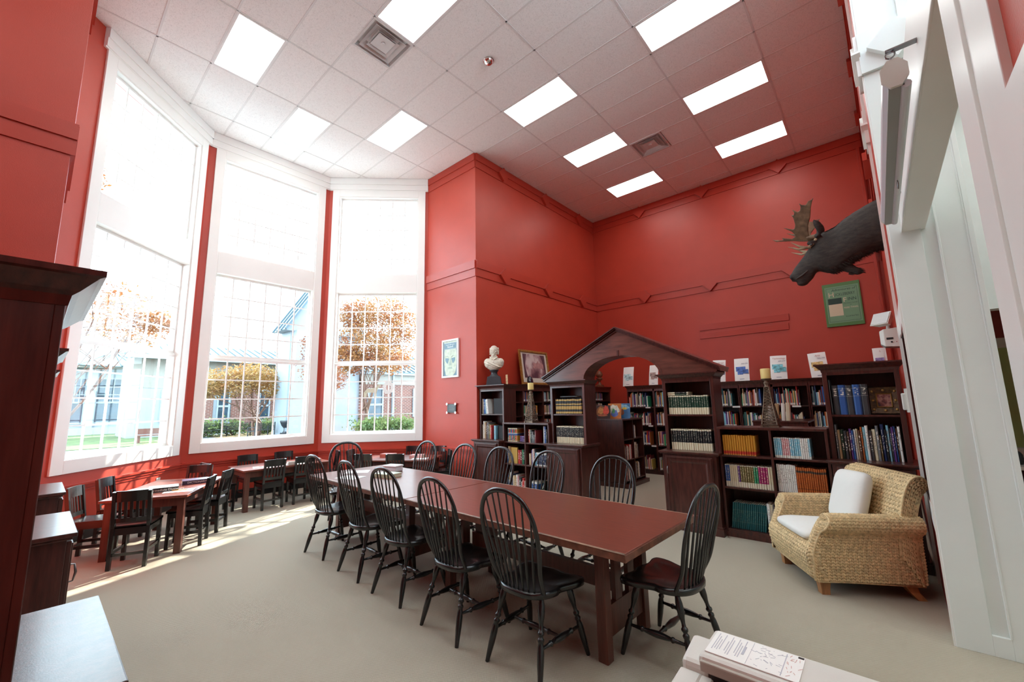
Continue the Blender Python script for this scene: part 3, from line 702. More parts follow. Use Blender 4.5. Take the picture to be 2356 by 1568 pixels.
# ================================================================== BOOKCASES
def loft_cornice(x0, x1, y0, y1, steps):
    m = MB(); rr = []
    for o, z in steps: rr.append([(x0 - o, y0 - o, z), (x1 + o, y0 - o, z), (x1 + o, y1, z), (x0 - o, y1, z)])
    return m.rings(rr)
CSTEP = lambda z: [(0.004, z - .085), (0.008, z - .06), (0.02, z - .05), (0.05, z - .018), (0.06, z - .014), (0.06, z)]
def cabinet_door(parent, x0, x1, z0, z1, hinge, y=-0.002):
    f = 0.062; m = MB()
    m.box(x0, x0 + f, y - .02, y, z0, z1); m.box(x1 - f, x1, y - .02, y, z0, z1); m.box(x0 + f, x1 - f, y - .02, y, z0, z0 + f); m.box(x0 + f, x1 - f, y - .02, y, z1 - f, z1)
    b = 0.014
    m.box(x0 + .012, x0 + .012 + b, y - .027, y - .018, z0 + .012, z1 - .012); m.box(x1 - .012 - b, x1 - .012, y - .027, y - .018, z0 + .012, z1 - .012); m.box(x0 + .026, x1 - .026, y - .027, y - .018, z1 - .026, z1 - .012)
    d = m.build('door', CHERRY, parent, 0.003)
    p = MB(); r = lambda i, yy: [(x0 + i, yy, z0 + i), (x1 - i, yy, z0 + i), (x1 - i, yy, z1 - i), (x0 + i, yy, z1 - i)]
    p.rings([r(f - .004, y - .016), r(f + .004, y - .012), r(f + .02, y - .006), r(f + .026, y - .006)], False, True); p.build('door_panel', CHERRY, d)
    hx = x0 + .03 if hinge > 0 else x1 - .03; h = MB(); zc = z1 - .17
    h.tube([(hx, y - .02, zc + .045), (hx, y - .042, zc + .042), (hx, y - .05, zc), (hx, y - .042, zc - .042), (hx, y - .02, zc - .045)], [.005, .004, .006, .004, .005], 8); h.build('handle', STEEL, d)
    return d
HZ = 0.925
def hutch(name, label, loc, rz, w=0.65, hinge=1, topz=1.888):
    """closed base with a counter, open shelves above set back from it; front faces local -y"""
    t = thing(name, label, 'cabinet', loc, rz, 'tall cherry cabinets')
    MB().box(.012, w - .012, 0, .48, .10, HZ - .035).build('base_body', CHERRY, t, 0.002)
    m = MB(); m.box(-.008, w + .008, -.014, .482, 0, .085); m.box(-.002, w + .002, -.007, .48, .085, .105); m.build('plinth', CHERRY, t, 0.004)
    cabinet_door(t, .05, w - .05, .135, HZ - .055, hinge)
    m = MB(); m.box(-.03, w + .03, -.035, .485, HZ - .022, HZ); m.box(-.018, w + .018, -.02, .48, HZ - .036, HZ - .022); m.build('counter_top', CHERRY, t, 0.004)
    y0 = .15; x0, x1 = .012, w - .012; zt = topz - .06
    for a, b in ((x0, x0 + .02), (x1 - .02, x1)): MB().box(a, b, y0 + .018, .48, HZ, zt).build('side_panel', CHERRY, t)
    for a, b in ((x0, x0 + .04), (x1 - .04, x1)): MB().box(a, b, y0, y0 + .018, HZ, zt).build('face_stile', CHERRY, t, 0.002)
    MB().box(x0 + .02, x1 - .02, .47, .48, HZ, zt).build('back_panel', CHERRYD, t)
    MB().box(x0 + .04, x1 - .04, y0, y0 + .018, zt - .055, zt).build('face_rail', CHERRY, t, 0.002)
    MB().box(x0 + .02, x1 - .02, y0 + .012, .47, 1.348, 1.368).build('shelf', CHERRY, t)
    MB().box(x0, x1, y0 + .018, .48, zt - .02, zt).build('top_board', CHERRY, t)
    loft_cornice(x0, x1, y0, .48, CSTEP(topz)).build('cornice', CHERRY, t)
    return t
YF = 0.43
CAB_L = hutch('hutch_cabinet', 'tall cherry cabinet in the corner carrying the white bust', (-1.215, YF, 0), 0, 0.64)
PIER_L = hutch('hutch_cabinet', 'tall cherry cabinet forming the left pier of the arch', (.415, YF, 0), 0, 0.66)
PIER_R = hutch('hutch_cabinet', 'tall cherry cabinet forming the right pier of the arch', (2.245, YF, 0), 0, 0.655)
CAB_R = hutch('hutch_cabinet', 'tall cherry cabinet by the right wall, behind the wicker armchair', (3.955, YF, 0), 0, 0.625)
# the mirrored row at the left edge of the picture faces the other way
hutch('hutch_cabinet', 'tall dark cabinet at the left edge, nearest the camera', (2.97, -4.695, 0), PI, 0.64)
hutch('hutch_cabinet', 'second tall dark cabinet of the left edge row, with a door handle showing', (1.12, -4.69, 0), PI, 0.67)
hutch('hutch_cabinet', 'farthest tall dark cabinet of the left edge row, beside the leftmost window', (-.57, -4.675, 0), PI, 0.67)

LOWZ = (0.085, 0.548, 0.905, 1.226)
def low_case(label, loc, w, mid):
    t = thing('low_bookcase', label, 'bookcase', loc, 0, 'low open bookcases of the divider')
    d = .35
    for a, b in ((0, .025), (w - .025, w), (mid - .012, mid + .012)): MB().box(a, b, 0, d, .0, LOWZ[3] - .028).build('upright', CHERRY, t, 0.002)
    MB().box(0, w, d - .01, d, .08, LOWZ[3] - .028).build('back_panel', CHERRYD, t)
    MB().box(-.002, w + .002, -.012, d + .01, LOWZ[3] - .028, LOWZ[3]).build('top_board', CHERRY, t, 0.003)
    for a, b in ((.025, mid - .012), (mid + .012, w - .025)):
        for z in LOWZ[:3]: MB().box(a, b, .004, d - .01, z - .022, z).build('shelf', CHERRY, t, 0.002)
    m = MB(); m.box(.025, w - .025, .0, .02, 0, LOWZ[0] - .02); m.box(.0, w, -.008, .0, 0, .05); m.build('plinth', CHERRY, t, 0.002)
    return t
LOW_L = low_case('low open cherry bookcase between the bust cabinet and the left arch pier', (-.573, YF + .10, 0), .985, .49)
LOW_R = low_case('low open cherry bookcase between the right arch pier and the tall right cabinet', (2.903, YF + .10, 0), 1.049, .535)

# arched pediment bridging the two piers
ped = thing('arched_pediment', 'cherry triangular pediment with an arched opening bridging the two piers', 'pediment', (1.66, YF + .30, 1.888))
ax, az_ = 1.335, 0.655; hw = .585; hh = .305; N_ = 22
arch = [(-hw * math.cos(PI * i / N_), 0.0 + hh * math.sin(PI * i / N_)) for i in range(N_ + 1)]
y0, y1 = -.175, .15
m = MB()
# face split in quads between the arch and the slopes
def slope(x): return az_ * (1 - abs(x) / ax) if abs(x) < ax else 0
cols = [-ax + .04] + [-.95, -.75] + [a for a, _ in arch] + [.75, .95] + [ax - .04]
low = lambda x: (hh * math.sqrt(max(0, 1 - (x / hw) ** 2)) if abs(x) < hw else 0.0)
for i in range(len(cols) - 1):
    a, b = cols[i], cols[i + 1]; la, lb = low(a), low(b); ha, hb = slope(a), slope(b)
    vs_ = [(a, y0, la), (b, y0, lb), (b, y0, hb), (a, y0, ha), (a, y1, la), (b, y1, lb), (b, y1, hb), (a, y1, ha)]
    m.add(vs_, [(0, 1, 2, 3), (7, 6, 5, 4), (0, 4, 5, 1), (3, 2, 6, 7)])
m.build('gable_board', PEDI, ped)
m = MB(); r_o = [(-(hw + .035) * math.cos(PI * i / N_), (hh + .035) * math.sin(PI * i / N_)) for i in range(N_ + 1)]
for i in range(N_):
    a, b = arch[i], arch[i + 1]; c, d_ = r_o[i], r_o[i + 1]
    m.add([(a[0], y0 - .004, a[1]), (b[0], y0 - .004, b[1]), (d_[0], y0 - .004, d_[1]), (c[0], y0 - .004, c[1]), (c[0], y0 + .003, c[1]), (d_[0], y0 + .003, d_[1])], [(0, 1, 2, 3), (3, 2, 5, 4)])
m.build('arch_band', PEDI, ped)
MB().box(-.012, .012, y0 - .012, y0 + .02, hh - .005, hh + .075).build('keystone', CHERRY, ped)
for sx in (-1, 1):
    m = MB()
    for (p0, dz, th) in ((.0, 0.0, .028), (.03, .028, .018), (.055, .044, .018)):
        a = Vector((sx * ax, 0, dz)); b = Vector((0, 0, az_ + dz))
        m.add([(a.x, y0 - p0 - .02, a.z), (b.x, y0 - p0 - .02, b.z), (b.x, y1 + p0, b.z), (a.x, y1 + p0, a.z), (a.x, y0 - p0 - .02, a.z + th), (b.x, y0 - p0 - .02, b.z + th), (b.x, y1 + p0, b.z + th), (a.x, y1 + p0, a.z + th)],
              [(0, 1, 2, 3), (7, 6, 5, 4), (0, 4, 5, 1), (3, 2, 6, 7), (0, 3, 7, 4), (1, 5, 6, 2)])
    m.build('raking_cornice', CHERRY, ped)

# bookcases along the walls of the alcove behind
def tall_case(label, loc, rz, bays, d, zs, topz, group):
    w = bays[-1]
    t = thing('tall_bookcase', label, 'bookcase', loc, rz, group)
    for x in bays: MB().box(max(0, x - .018), min(w, x + .018), 0, d, 0, topz - .05).build('upright', CHERRY, t)
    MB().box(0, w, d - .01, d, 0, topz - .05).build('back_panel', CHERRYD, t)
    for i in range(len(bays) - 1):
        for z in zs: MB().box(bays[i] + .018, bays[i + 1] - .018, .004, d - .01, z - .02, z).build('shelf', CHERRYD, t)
    m = MB(); m.box(0, w, -.004, .02, 0, zs[0] - .02); m.build('plinth', CHERRYD, t)
    m = loft_cornice(0, w, 0, d, [(0, topz - .085), (.005, topz - .06), (.03, topz - .02), (.035, topz)]); m.build('cornice', CHERRY, t)
    MB().box(.018, w - .018, 0, .018, topz - .13, topz - .085).build('head_rail', CHERRY, t)
    return t
BZ = (.09, .60, 1.02, 1.415)
BACK = [(.10, (0, .615, 1.175), 'leftmost of the tall bookcases at the back of the alcove, seen through the arch'), (1.285, (0, .553, 1.10), 'second tall back bookcase from the left, half hidden by the right pier'),
        (2.395, (0, .540, 1.085), 'third tall back bookcase, behind the iron candle stand'), (3.49, (0, .545, 1.09), 'rightmost tall back bookcase, partly hidden by the right cabinet')]
for x, bays, lb in BACK: tall_case(lb, (x, 3.98, 0), 0, bays, .32, BZ, 1.885, 'bookcases at the back of the alcove')
MZ = (.09, .34, .66, 1.0, 1.30, 1.575)
MIDC = [(.885, (0, .625, 1.285), 'tall bookcase on the left alcove wall below the framed picture'), (2.18, (0, .66, 1.33), 'tall bookcase in the middle of the left alcove wall, hidden behind the arch pier'), (3.52, (0, .76, 1.56), 'tall bookcase on the left alcove wall nearest the back corner')]
for y, bays, lb in MIDC: tall_case(lb, (-.92, y, 0), PI / 2, bays, .29, MZ, 1.92, 'bookcases on the left alcove wall')
def island(label, x0, x1, y0, y1, h, zs, mids):
    t = thing('island_bookcase', label, 'bookcase', (x0, y0, 0), 0, 'low free standing bookcases in the alcove'); w = x1 - x0; l = y1 - y0
    MB().box(0, w, 0, .03, .07, h - .028).build('end_panel', CHERRY, t); MB().box(0, w, l - .03, l, .07, h - .028).build('end_panel', CHERRY, t)
    MB().box(w / 2 - .01, w / 2 + .01, .03, l - .03, .07, h - .028).build('center_panel', CHERRYD, t)
    for yy in mids: MB().box(0.01, w - .005, yy - .012, yy + .012, .07, h - .028).build('upright', CHERRY, t)
    for z in zs:
        MB().box(w / 2 + .01, w - .01, .03, l - .03, z - .02, z).build('shelf', CHERRY, t); MB().box(.01, w / 2 - .01, .03, l - .03, z - .02, z).build('shelf', CHERRY, t)
    MB().box(-.01, w + .01, -.01, l + .01, h - .028, h).build('top_board', CHERRY, t, 0.003)
    MB().box(-.02, w + .06, -.03, l + .03, 0, .07).build('plinth', CHERRY, t, 0.004)
    return t
ISL = island('low free standing bookcase seen through the arch with picture books on top', .22, .80, 2.28, 3.14, 1.22, (.12, .48, .85), (.43,))
ISL2 = island('low free standing bookcase behind the right low shelf with pale books on top', 2.83, 3.55, 2.75, 3.6, 1.20, (.12, .48, .85), (.42,))
LAB = mat('shelf_label_card', (0.75, 0.75, 0.72), 0.6)
for k, (x, z, ln) in enumerate(((.52, 1.405, .11), (.56, 1.01, .10), (.60, .59, .10), (2.26, 1.405, .13), (3.22, 1.405, .13))):
    tag(MB().box(x, x + ln, 3.968, 3.980, z - .02, z + .01).build('shelf_label', LAB), ('white label card on the %s of the back bookcases' % ('top shelf seen through the arch', 'second shelf seen through the arch', 'third shelf seen through the arch', 'top shelf left of the candle', 'top shelf right of the candle')[k]), 'label', 'white shelf labels')

# ================================================================== BOOKS
PAL = {'cream': (.68, .60, .42), 'white': (.78, .77, .72), 'black': (.012, .012, .014), 'navy': (.015, .03, .10), 'blue': (.03, .10, .32), 'light blue': (.22, .50, .62), 'teal': (.015, .10, .11),
       'green': (.03, .28, .13), 'dark green': (.015, .05, .03), 'olive': (.17, .13, .045), 'red': (.50, .03, .025), 'dark red': (.16, .012, .015), 'orange': (.50, .13, .03), 'yellow': (.60, .40, .08),
       'mustard': (.50, .22, .025), 'purple': (.11, .04, .20), 'magenta': (.36, .02, .13), 'grey': (.16, .17, .18), 'dark grey': (.045, .048, .052), 'brown': (.10, .045, .025), 'tan': (.45, .30, .15), 'pink': (.62, .30, .30), 'gold': (.45, .27, .05)}
B_PLAIN = book_mat('book_cover_with_title', (), (.80, .78, .70))
B_DARK = book_mat('book_cover_with_dark_title', (), (.36, .31, .29))
B_NONE = book_mat('book_cover_plain', (), gloss=.65)
B_YEL = book_mat('yellow_set_cover', ((0.02, .20, (.45, .03, .02)), (.03, .05, (.62, .40, .08))), None)
B_AGE = book_mat('pale_set_cover', ((.0, .13, (.75, .73, .66)), (.95, 1.1, (.75, .73, .66))), (.75, .74, .70), (.18, .92))
B_JAC = book_mat('illustrated_set_cover', ((.0, .24, (.70, .64, .50)), (.96, 1.1, (.6, .56, .45))), (.62, .55, .35), (.30, .92))
B_ORA = book_mat('orange_set_cover', ((.80, .88, (.05, .04, .04)), (.17, .20, (.20, .05, .02))), (.25, .07, .03), (.25, .75))
B_TEAL = book_mat('teal_set_cover', ((.70, .72, (.10, .20, .17)), (.26, .28, (.10, .20, .17))), (.12, .22, .18), (.30, .68))
B_ENC = book_mat('black_and_cream_set_cover', ((.0, .36, (.70, .62, .44)), (.93, 1.1, (.70, .64, .48))), (.35, .33, .26), (.42, .90))
B_GOLD = book_mat('gold_banded_set_cover', ((.86, .96, (.55, .36, .10)), (.60, .68, (.55, .36, .10)), (.30, .52, (.50, .32, .09)), (.04, .16, (.55, .36, .10))), None)
B_MULTI = book_mat('banded_set_cover', ((.46, .60, (.06, .12, .30)), (.60, .64, (.7, .68, .6)), (.0, .08, (.6, .5, .3)), (.92, 1.1, (.65, .6, .45))), (.7, .65, .4), (.12, .42))
B_BLUE = book_mat('blue_set_cover', ((.0, .10, (.75, .74, .70)), (.85, 1.1, (.75, .74, .70))), (.75, .73, .68), (.15, .82))
B_BIG = book_mat('large_reference_cover', ((.88, .885, (.7, .68, .6)), (.62, .625, (.7, .68, .6))), (.72, .70, .60), (.64, .90))

def book_cover():
    out = [(-.5, 1), (-.5, .05), (-.27, .0), (.27, .0), (.5, .05), (.5, 1)]; inn = [(-.43, 1), (-.43, .07), (-.25, .05), (.25, .05), (.43, .07), (.43, 1)]
    m = MB(); n = 6
    vs_ = [(x, y, z) for z in (0, 1) for (x, y) in out] + [(x, y, z) for z in (0, 1) for (x, y) in inn]
    f = []
    for i in range(5):
        f += [(i, i + 1, n + i + 1, n + i), (2 * n + i + 1, 2 * n + i, 3 * n + i, 3 * n + i + 1), (i + 1, i, 2 * n + i, 2 * n + i + 1), (n + i, n + i + 1, 3 * n + i + 1, 3 * n + i)]
    f += [(0, n, 3 * n, 2 * n), (n - 1, 3 * n - 1, 4 * n - 1, 2 * n - 1)]
    return m.add(vs_, f)
COVER = {}
def cover_for(m):
    if m.name not in COVER: COVER[m.name] = book_cover().mesh('book_cover', m)
    return COVER[m.name]
PAGE_ME = MB().box(-.43, .43, .055, .965, .018, .982).mesh('page_block', PAGES)
NB = [0]
def book(pos, rz, t, d, h, col, m, label, group, lean=0.0, flat=False, name='book'):
    """pos: bottom centre of the spine; rz: direction the shelf faces; flat: lying on its side, spine out"""
    o = obj(name, cover_for(m)); o.scale = (t, d, h); o.color = (*PAL[col], 1) if isinstance(col, str) else (*col, 1)
    o.location = pos; o.rotation_euler = (0, (PI / 2 if flat else lean), rz)
    tag(o, label, 'book', group); obj('pages', PAGE_ME, o); NB[0] += 1
    return o
def fr(loc, rz):
    c, s = math.cos(rz), math.sin(rz)
    return lambda x, y, z: (loc[0] + c * x - s * y, loc[1] + s * x + c * y, loc[2] + z)
def row(F, rz, x, y, z, items, where, group, setlabel=None):
    """items: (count, colour, thickness, height, depth, material, lean); laid left to right from x"""
    k = 0; rnd = random.Random(len(where) * 7 + int(z * 100))
    for (n, col, t, h, d, m, lean) in items:
        for i in range(n):
            hh_ = h * (1 + rnd.uniform(-.012, .012)); tt = t * (1 + rnd.uniform(-.05, .05))
            lb = (setlabel % ((col, ORD[k]) if setlabel.count('%s') == 2 else ORD[k])) if setlabel else '%s book, %s from the left %s' % (col if isinstance(col, str) else 'patterned', ORD[k], where)
            xx = x + tt / 2
            dz = tt / 2 * abs(math.sin(lean))
            book(F(xx, y + rnd.uniform(0, .006), z + dz + .0005), rz, tt * .985, d, hh_, col, m, lb, group, lean)
            x += tt / math.cos(lean) if lean else tt; k += 1
    return x
# --- right low bookcase
F = fr((2.903, YF + .10, 0), 0); z3, z2, z1 = LOWZ[2], LOWZ[1], LOWZ[0]
row(F, 0, .035, .03, z3, [(14, 'mustard', .0245, .225, .19, B_YEL, 0)], '', 'yellow set on the right low bookcase', 'yellow volume with red foot, %s from the left in the matching set')
row(F, 0, .558, .03, z3, [(4, 'light blue', .0185, .215, .18, B_AGE, 0), (4, 'pink', .0185, .215, .18, B_AGE, 0), (5, 'light blue', .0185, .215, .18, B_AGE, 0), (4, 'white', .0185, .215, .18, B_DARK, 0), (1, 'light blue', .0185, .215, .18, B_AGE, 0)], '', 'pale blue and pink set on the right low bookcase', 'slim %s volume, %s from the left in the pastel set')
row(F, 0, .033, .03, z2, [(2, 'blue', .0245, .245, .2, B_JAC, 0), (4, 'cream', .0215, .245, .2, B_JAC, 0), (1, 'purple', .0245, .245, .2, B_JAC, 0), (6, 'olive', .0235, .24, .2, B_JAC, 0), (2, 'green', .0225, .24, .2, B_JAC, 0), (4, 'magenta', .0245, .245, .2, B_JAC, 0), (3, 'cream', .0215, .245, .2, B_JAC, 0)], 'in the illustrated row of the right low bookcase', 'illustrated biographies on the right low bookcase')
x_ = row(F, 0, .558, .03, z2, [(10, 'white', .0175, .285, .2, B_DARK, 0)], '', 'white volumes on the right low bookcase', 'slim white volume, %s from the left before the orange set')
row(F, 0, x_, .03, z2, [(7, 'orange', .019, .265, .2, B_ORA, 0), (7, 'orange', .0185, .262, .2, B_ORA, 0)], '', 'orange set on the right low bookcase', 'orange volume with dark band, %s from the left in the matching set')
row(F, 0, .045, .05, z1, [(17, 'teal', .0205, .285, .2, B_TEAL, .12)], '', 'teal set on the right low bookcase', 'leaning teal volume, %s from the left on the bottom shelf')
row(F, 0, .425, .03, z1, [(1, 'white', .034, .315, .2, B_DARK, 0), (1, 'cream', .025, .31, .2, B_DARK, 0), (1, 'grey', .012, .31, .2, B_PLAIN, 0), (1, 'pink', .018, .285, .2, B_DARK, 0)], 'after the teal set on the bottom shelf', 'pale books beside the teal set')
# --- right pier
F = fr((2.245, YF, 0), 0)
row(F, 0, .065, .18, HZ, [(18, 'black', .0275, .255, .2, B_ENC, 0)], '', 'encyclopedias on the right pier counter', 'black and cream encyclopedia, %s from the left on the right pier counter')
row(F, 0, .062, .18, 1.368, [(17, 'dark green', .0295, .235, .2, B_ENC, 0)], '', 'encyclopedias on the right pier upper shelf', 'dark green and cream encyclopedia, %s from the left on the right pier shelf')
for i, c in enumerate(('dark green', 'black')): book(F(.06, .19, 1.368 + .251 + i * .0225), 0, .021, .2, .26, c, B_ENC, '%s encyclopedia lying on top of the right pier row' % ('dark green', 'black')[i], 'books lying on the right pier row', 0, True)
# --- left pier
F = fr((.415, YF, 0), 0)
row(F, 0, .085, .18, HZ, [(21, 'black', .0235, .255, .2, B_ENC, 0)], '', 'encyclopedias on the left pier counter', 'black and cream encyclopedia, %s from the left on the left pier counter')
row(F, 0, .085, .18, 1.368, [(16, 'black', .0305, .235, .2, B_GOLD, 0)], '', 'gold banded set on the left pier', 'black volume with gold bands, %s from the left on the left pier')
book(F(.17, .20, 1.368 + .268), 0, .022, .19, .28, 'dark grey', B_NONE, 'dark book lying on top of the gold banded row', None, 0, True)
# --- right tall cabinet
F = fr((3.955, YF, 0), 0)
row(F, 0, .075, .18, 1.368, [(1, 'dark grey', .055, .30, .22, B_BIG, 0), (1, 'blue', .058, .30, .22, B_BIG, 0), (1, 'dark grey', .055, .298, .22, B_BIG, 0), (1, 'blue', .058, .30, .22, B_BIG, 0), (1, 'dark grey', .058, .30, .22, B_BIG, 0)], 'of the big volumes beside the gilt frame', 'large reference volumes in the right cabinet')
row(F, 0, .055, .18, 1.368, [(1, 'grey', .010, .36, .22, B_NONE, 0)], 'tall slim book at the cabinet side, upper right shelf', 'slim book in the right cabinet')
tallrow = [('grey', .020, .34), ('tan', .026, .285), ('dark green', .030, .29), ('dark grey', .030, .28), ('brown', .022, .27), ('purple', .022, .30), ('blue', .020, .285), ('white', .019, .295), ('cream', .018, .30), ('brown', .024, .285), ('orange', .017, .32), ('light blue', .026, .32), ('white', .026, .335),
           ('dark grey', .030, .285), ('cream', .034, .30), ('grey', .026, .335), ('olive', .016, .24), ('navy', .030, .35), ('black', .020, .30), ('light blue', .022, .34), ('dark grey', .018, .31), ('purple', .018, .325), ('blue', .017, .33), ('brown', .018, .31), ('white', .022, .33)]
x_ = .054
for k, (c, t_, h_) in enumerate(tallrow):
    book(F(x_ + t_ / 2, .18 + .006 * (k % 3), HZ + .0005), 0, t_ * .98 * .87, .21, h_, c, B_PLAIN if c not in ('white', 'cream', 'light blue', 'tan') else B_DARK, '%s book, %s from the left behind the wicker armchair' % (c, ORD[k]), 'assorted books in the right cabinet'); x_ += t_ * .875
# --- bust cabinet
F = fr((-1.215, YF, 0), 0)
x_ = .06
for k, (c, t_, h_, ln) in enumerate((('cream', .018, .27, 0), ('olive', .018, .25, 0), ('blue', .022, .27, -.03), ('blue', .026, .265, -.05), ('light blue', .02, .26, -.07), ('white', .026, .26, -.10), ('white', .03, .27, -.12))):
    book(F(x_ + t_ / 2, .18, 1.368 + .002), 0, t_ * .97, .2, h_, c, B_DARK if c in ('cream', 'white', 'light blue') else B_PLAIN, '%s book, %s from the left on the upper shelf below the bust' % (c, ORD[k]), 'books on the upper shelf below the bust', ln); x_ += t_
book(F(.415, .25, 1.369), 0.0, .26, .03, .275, 'black', B_NONE, 'large dark book shown face out below the bust', None)
x_ = .058
for k, (c, t_, h_) in enumerate((('cream', .018, .25), ('white', .03, .31), ('tan', .034, .29), ('brown', .038, .275), ('grey', .034, .29), ('olive', .03, .26), ('tan', .022, .25), ('red', .024, .24))):
    book(F(x_ + t_ / 2, .18, HZ + .0005), 0, t_ * .98, .2, h_, c, B_PLAIN if c not in ('white', 'cream') else B_DARK, '%s book, %s from the left on the bust cabinet counter' % (c, ORD[k]), 'books on the bust cabinet counter'); x_ += t_
book(F(.36, .19, HZ + .0005), 0, .05, .19, .235, 'light blue', B_DARK, 'light blue box file at the end of the bust cabinet counter', None)
book(F(.45, .24, HZ + .0005), 0, .115, .03, .225, 'black', B_NONE, 'black book shown face out on the bust cabinet counter', None)
# --- left low bookcase
F = fr((-.573, YF + .10, 0), 0)
for k, c in enumerate(('teal', 'red', 'olive', 'blue', 'red', 'teal', 'olive', 'red', 'mustard')):
    book(F(.075 + .024 * k + .012, .04, z3 + .0005), 0, .0235, .19, .225, c, B_MULTI, '%s volume, %s from the left in the colourful banded set' % (c, ORD[k]), 'banded set on the left low bookcase')
for i in range(4): book(F(.345, .05, z3 + .016 + .024 * i), 0, .022, .19, .125, 'purple', B_PLAIN, 'small purple book stacked flat, %s from the bottom' % ORD[i], 'flat stack on the left low bookcase', 0, True)
x_ = .535
for k, (c, t_, h_) in enumerate((('red', .018, .21), ('cream', .018, .212), ('dark grey', .034, .20), ('grey', .028, .178), ('grey', .030, .128), ('dark red', .030, .20))):
    book(F(x_ + t_ / 2, .04, z3 + .0005), 0, t_ * .97, .18, h_, c, B_PLAIN, '%s book, %s from the left, upper right bay of the low left case' % (c, ORD[k]), 'books in the low left case'); x_ += t_
for k, (c, t_, h_) in enumerate((('white', .016, .27), ('blue', .034, .265), ('dark grey', .022, .22))):
    book(F(.845 + t_ / 2, .04, z3 + .0005), 0, t_ * .97, .18, h_, c, B_PLAIN, '%s book beside the left arch pier in the low left case' % c, 'books in the low left case'); x_ += t_; F0 = F; F = (lambda G, s: (lambda x, y, z: G(x + s, y, z)))(F, t_)
F = fr((-.573, YF + .10, 0), 0); x_ = .052
for k, (c, t_, h_) in enumerate((('blue', .022, .23), ('tan', .03, .275), ('tan', .022, .27))):
    book(F(x_ + t_ / 2, .04, z2 + .0005), 0, t_ * .97, .2, h_, c, B_PLAIN, '%s book, %s from the left beside the big gold book' % (c, ORD[k]), 'books in the low left case'); x_ += t_
book(F(.215, .04, z2 + .0005), .0, .135, .03, .262, 'gold', B_NONE, 'big gold picture book shown face out in the low left case', None)
x_ = .295
for k, (c, t_, h_) in enumerate((('red', .046, .225), ('dark red', .045, .225), ('green', .026, .235), ('dark green', .03, .23))):
    book(F(x_ + t_ / 2, .04, z2 + .0005), 0, t_ * .97, .2, h_, c, B_PLAIN, '%s book, %s right of the big gold book' % (c, ORD[k]), 'books in the low left case'); x_ += t_
x_ = .535
for k, (c, t_, h_) in enumerate((('cream', .026, .18), ('tan', .026, .185), ('purple', .018, .235), ('white', .02, .255), ('pink', .022, .26), ('dark grey', .02, .255), ('light blue', .02, .2))):
    book(F(x_ + t_ / 2, .04, z2 + .0005), 0, t_ * .97, .2, h_, c, B_PLAIN, '%s book, %s from the left before the blue set' % (c, ORD[k]), 'books in the low left case'); x_ += t_
row(F, 0, x_ + .004, .04, z2, [(8, 'navy', .026, .205, .2, B_BLUE, -.03)], '', 'blue set in the low left case', 'navy volume with pale lettering, %s from the left in the leaning set')
x_ = .06
for k, (c, t_, h_) in enumerate((('blue', .018, .25), ('tan', .03, .29), ('white', .026, .31), ('navy', .03, .28), ('cream', .04, .26), ('tan', .04, .25), ('white', .03, .28), ('pink', .03, .26), ('dark grey', .05, .25), ('white', .02, .18), ('red', .05, .24), ('white', .02, .2))):
    book(F(x_ + t_ / 2, .04, z1 + .0005), 0, t_ * .97, .2, h_, c, B_PLAIN if c not in ('white', 'cream') else B_DARK, '%s book, %s from the left, bottom shelf of the low left case' % (c, ORD[k]), 'bottom shelf of the low left case'); x_ += t_
row(F, 0, .54, .04, z1, [(6, 'blue', .028, .205, .2, B_BLUE, 0)], '', 'short blue set on the bottom shelf', 'short blue volume, %s from the left of its set, bottom shelf of low left case')
book(F(.735, .05, z1 + .012), 0, .03, .2, .26, 'dark green', B_PLAIN, 'dark green book leaning over beside the short blue set', None, .45)
# --- low island seen through the arch: shelves face the right hand side
F = fr((.80, 2.28, 0), PI / 2)
for zi, (z, xs) in enumerate(((.85, ((.50, .07),)), (.48, ((.06, .30), (.48, .15))), (.12, ((.06, .26), (.49, .17))))):
    for (xa, ln) in xs:
        x_ = xa; k = 0
        while x_ < xa + ln:
            t_ = random.uniform(.016, .03); c = random.choice(('cream', 'white', 'grey', 'tan', 'brown', 'red', 'dark green', 'dark grey', 'white', 'dark red')); h_ = random.uniform(.21, .29)
            book(F(x_ + t_ / 2, .02 + .01 * random.random(), z + .0005), PI / 2, t_ * .96, .2, h_, c, B_PLAIN if c not in ('white', 'cream') else B_DARK, '%s book, %s along the %s %s shelf of the arch island' % (c, ORD[k], {.85: 'top', .48: 'middle', .12: 'bottom'}[z], 'near' if xa < .3 else 'far'), 'books on the island bookcase'); x_ += t_; k += 1
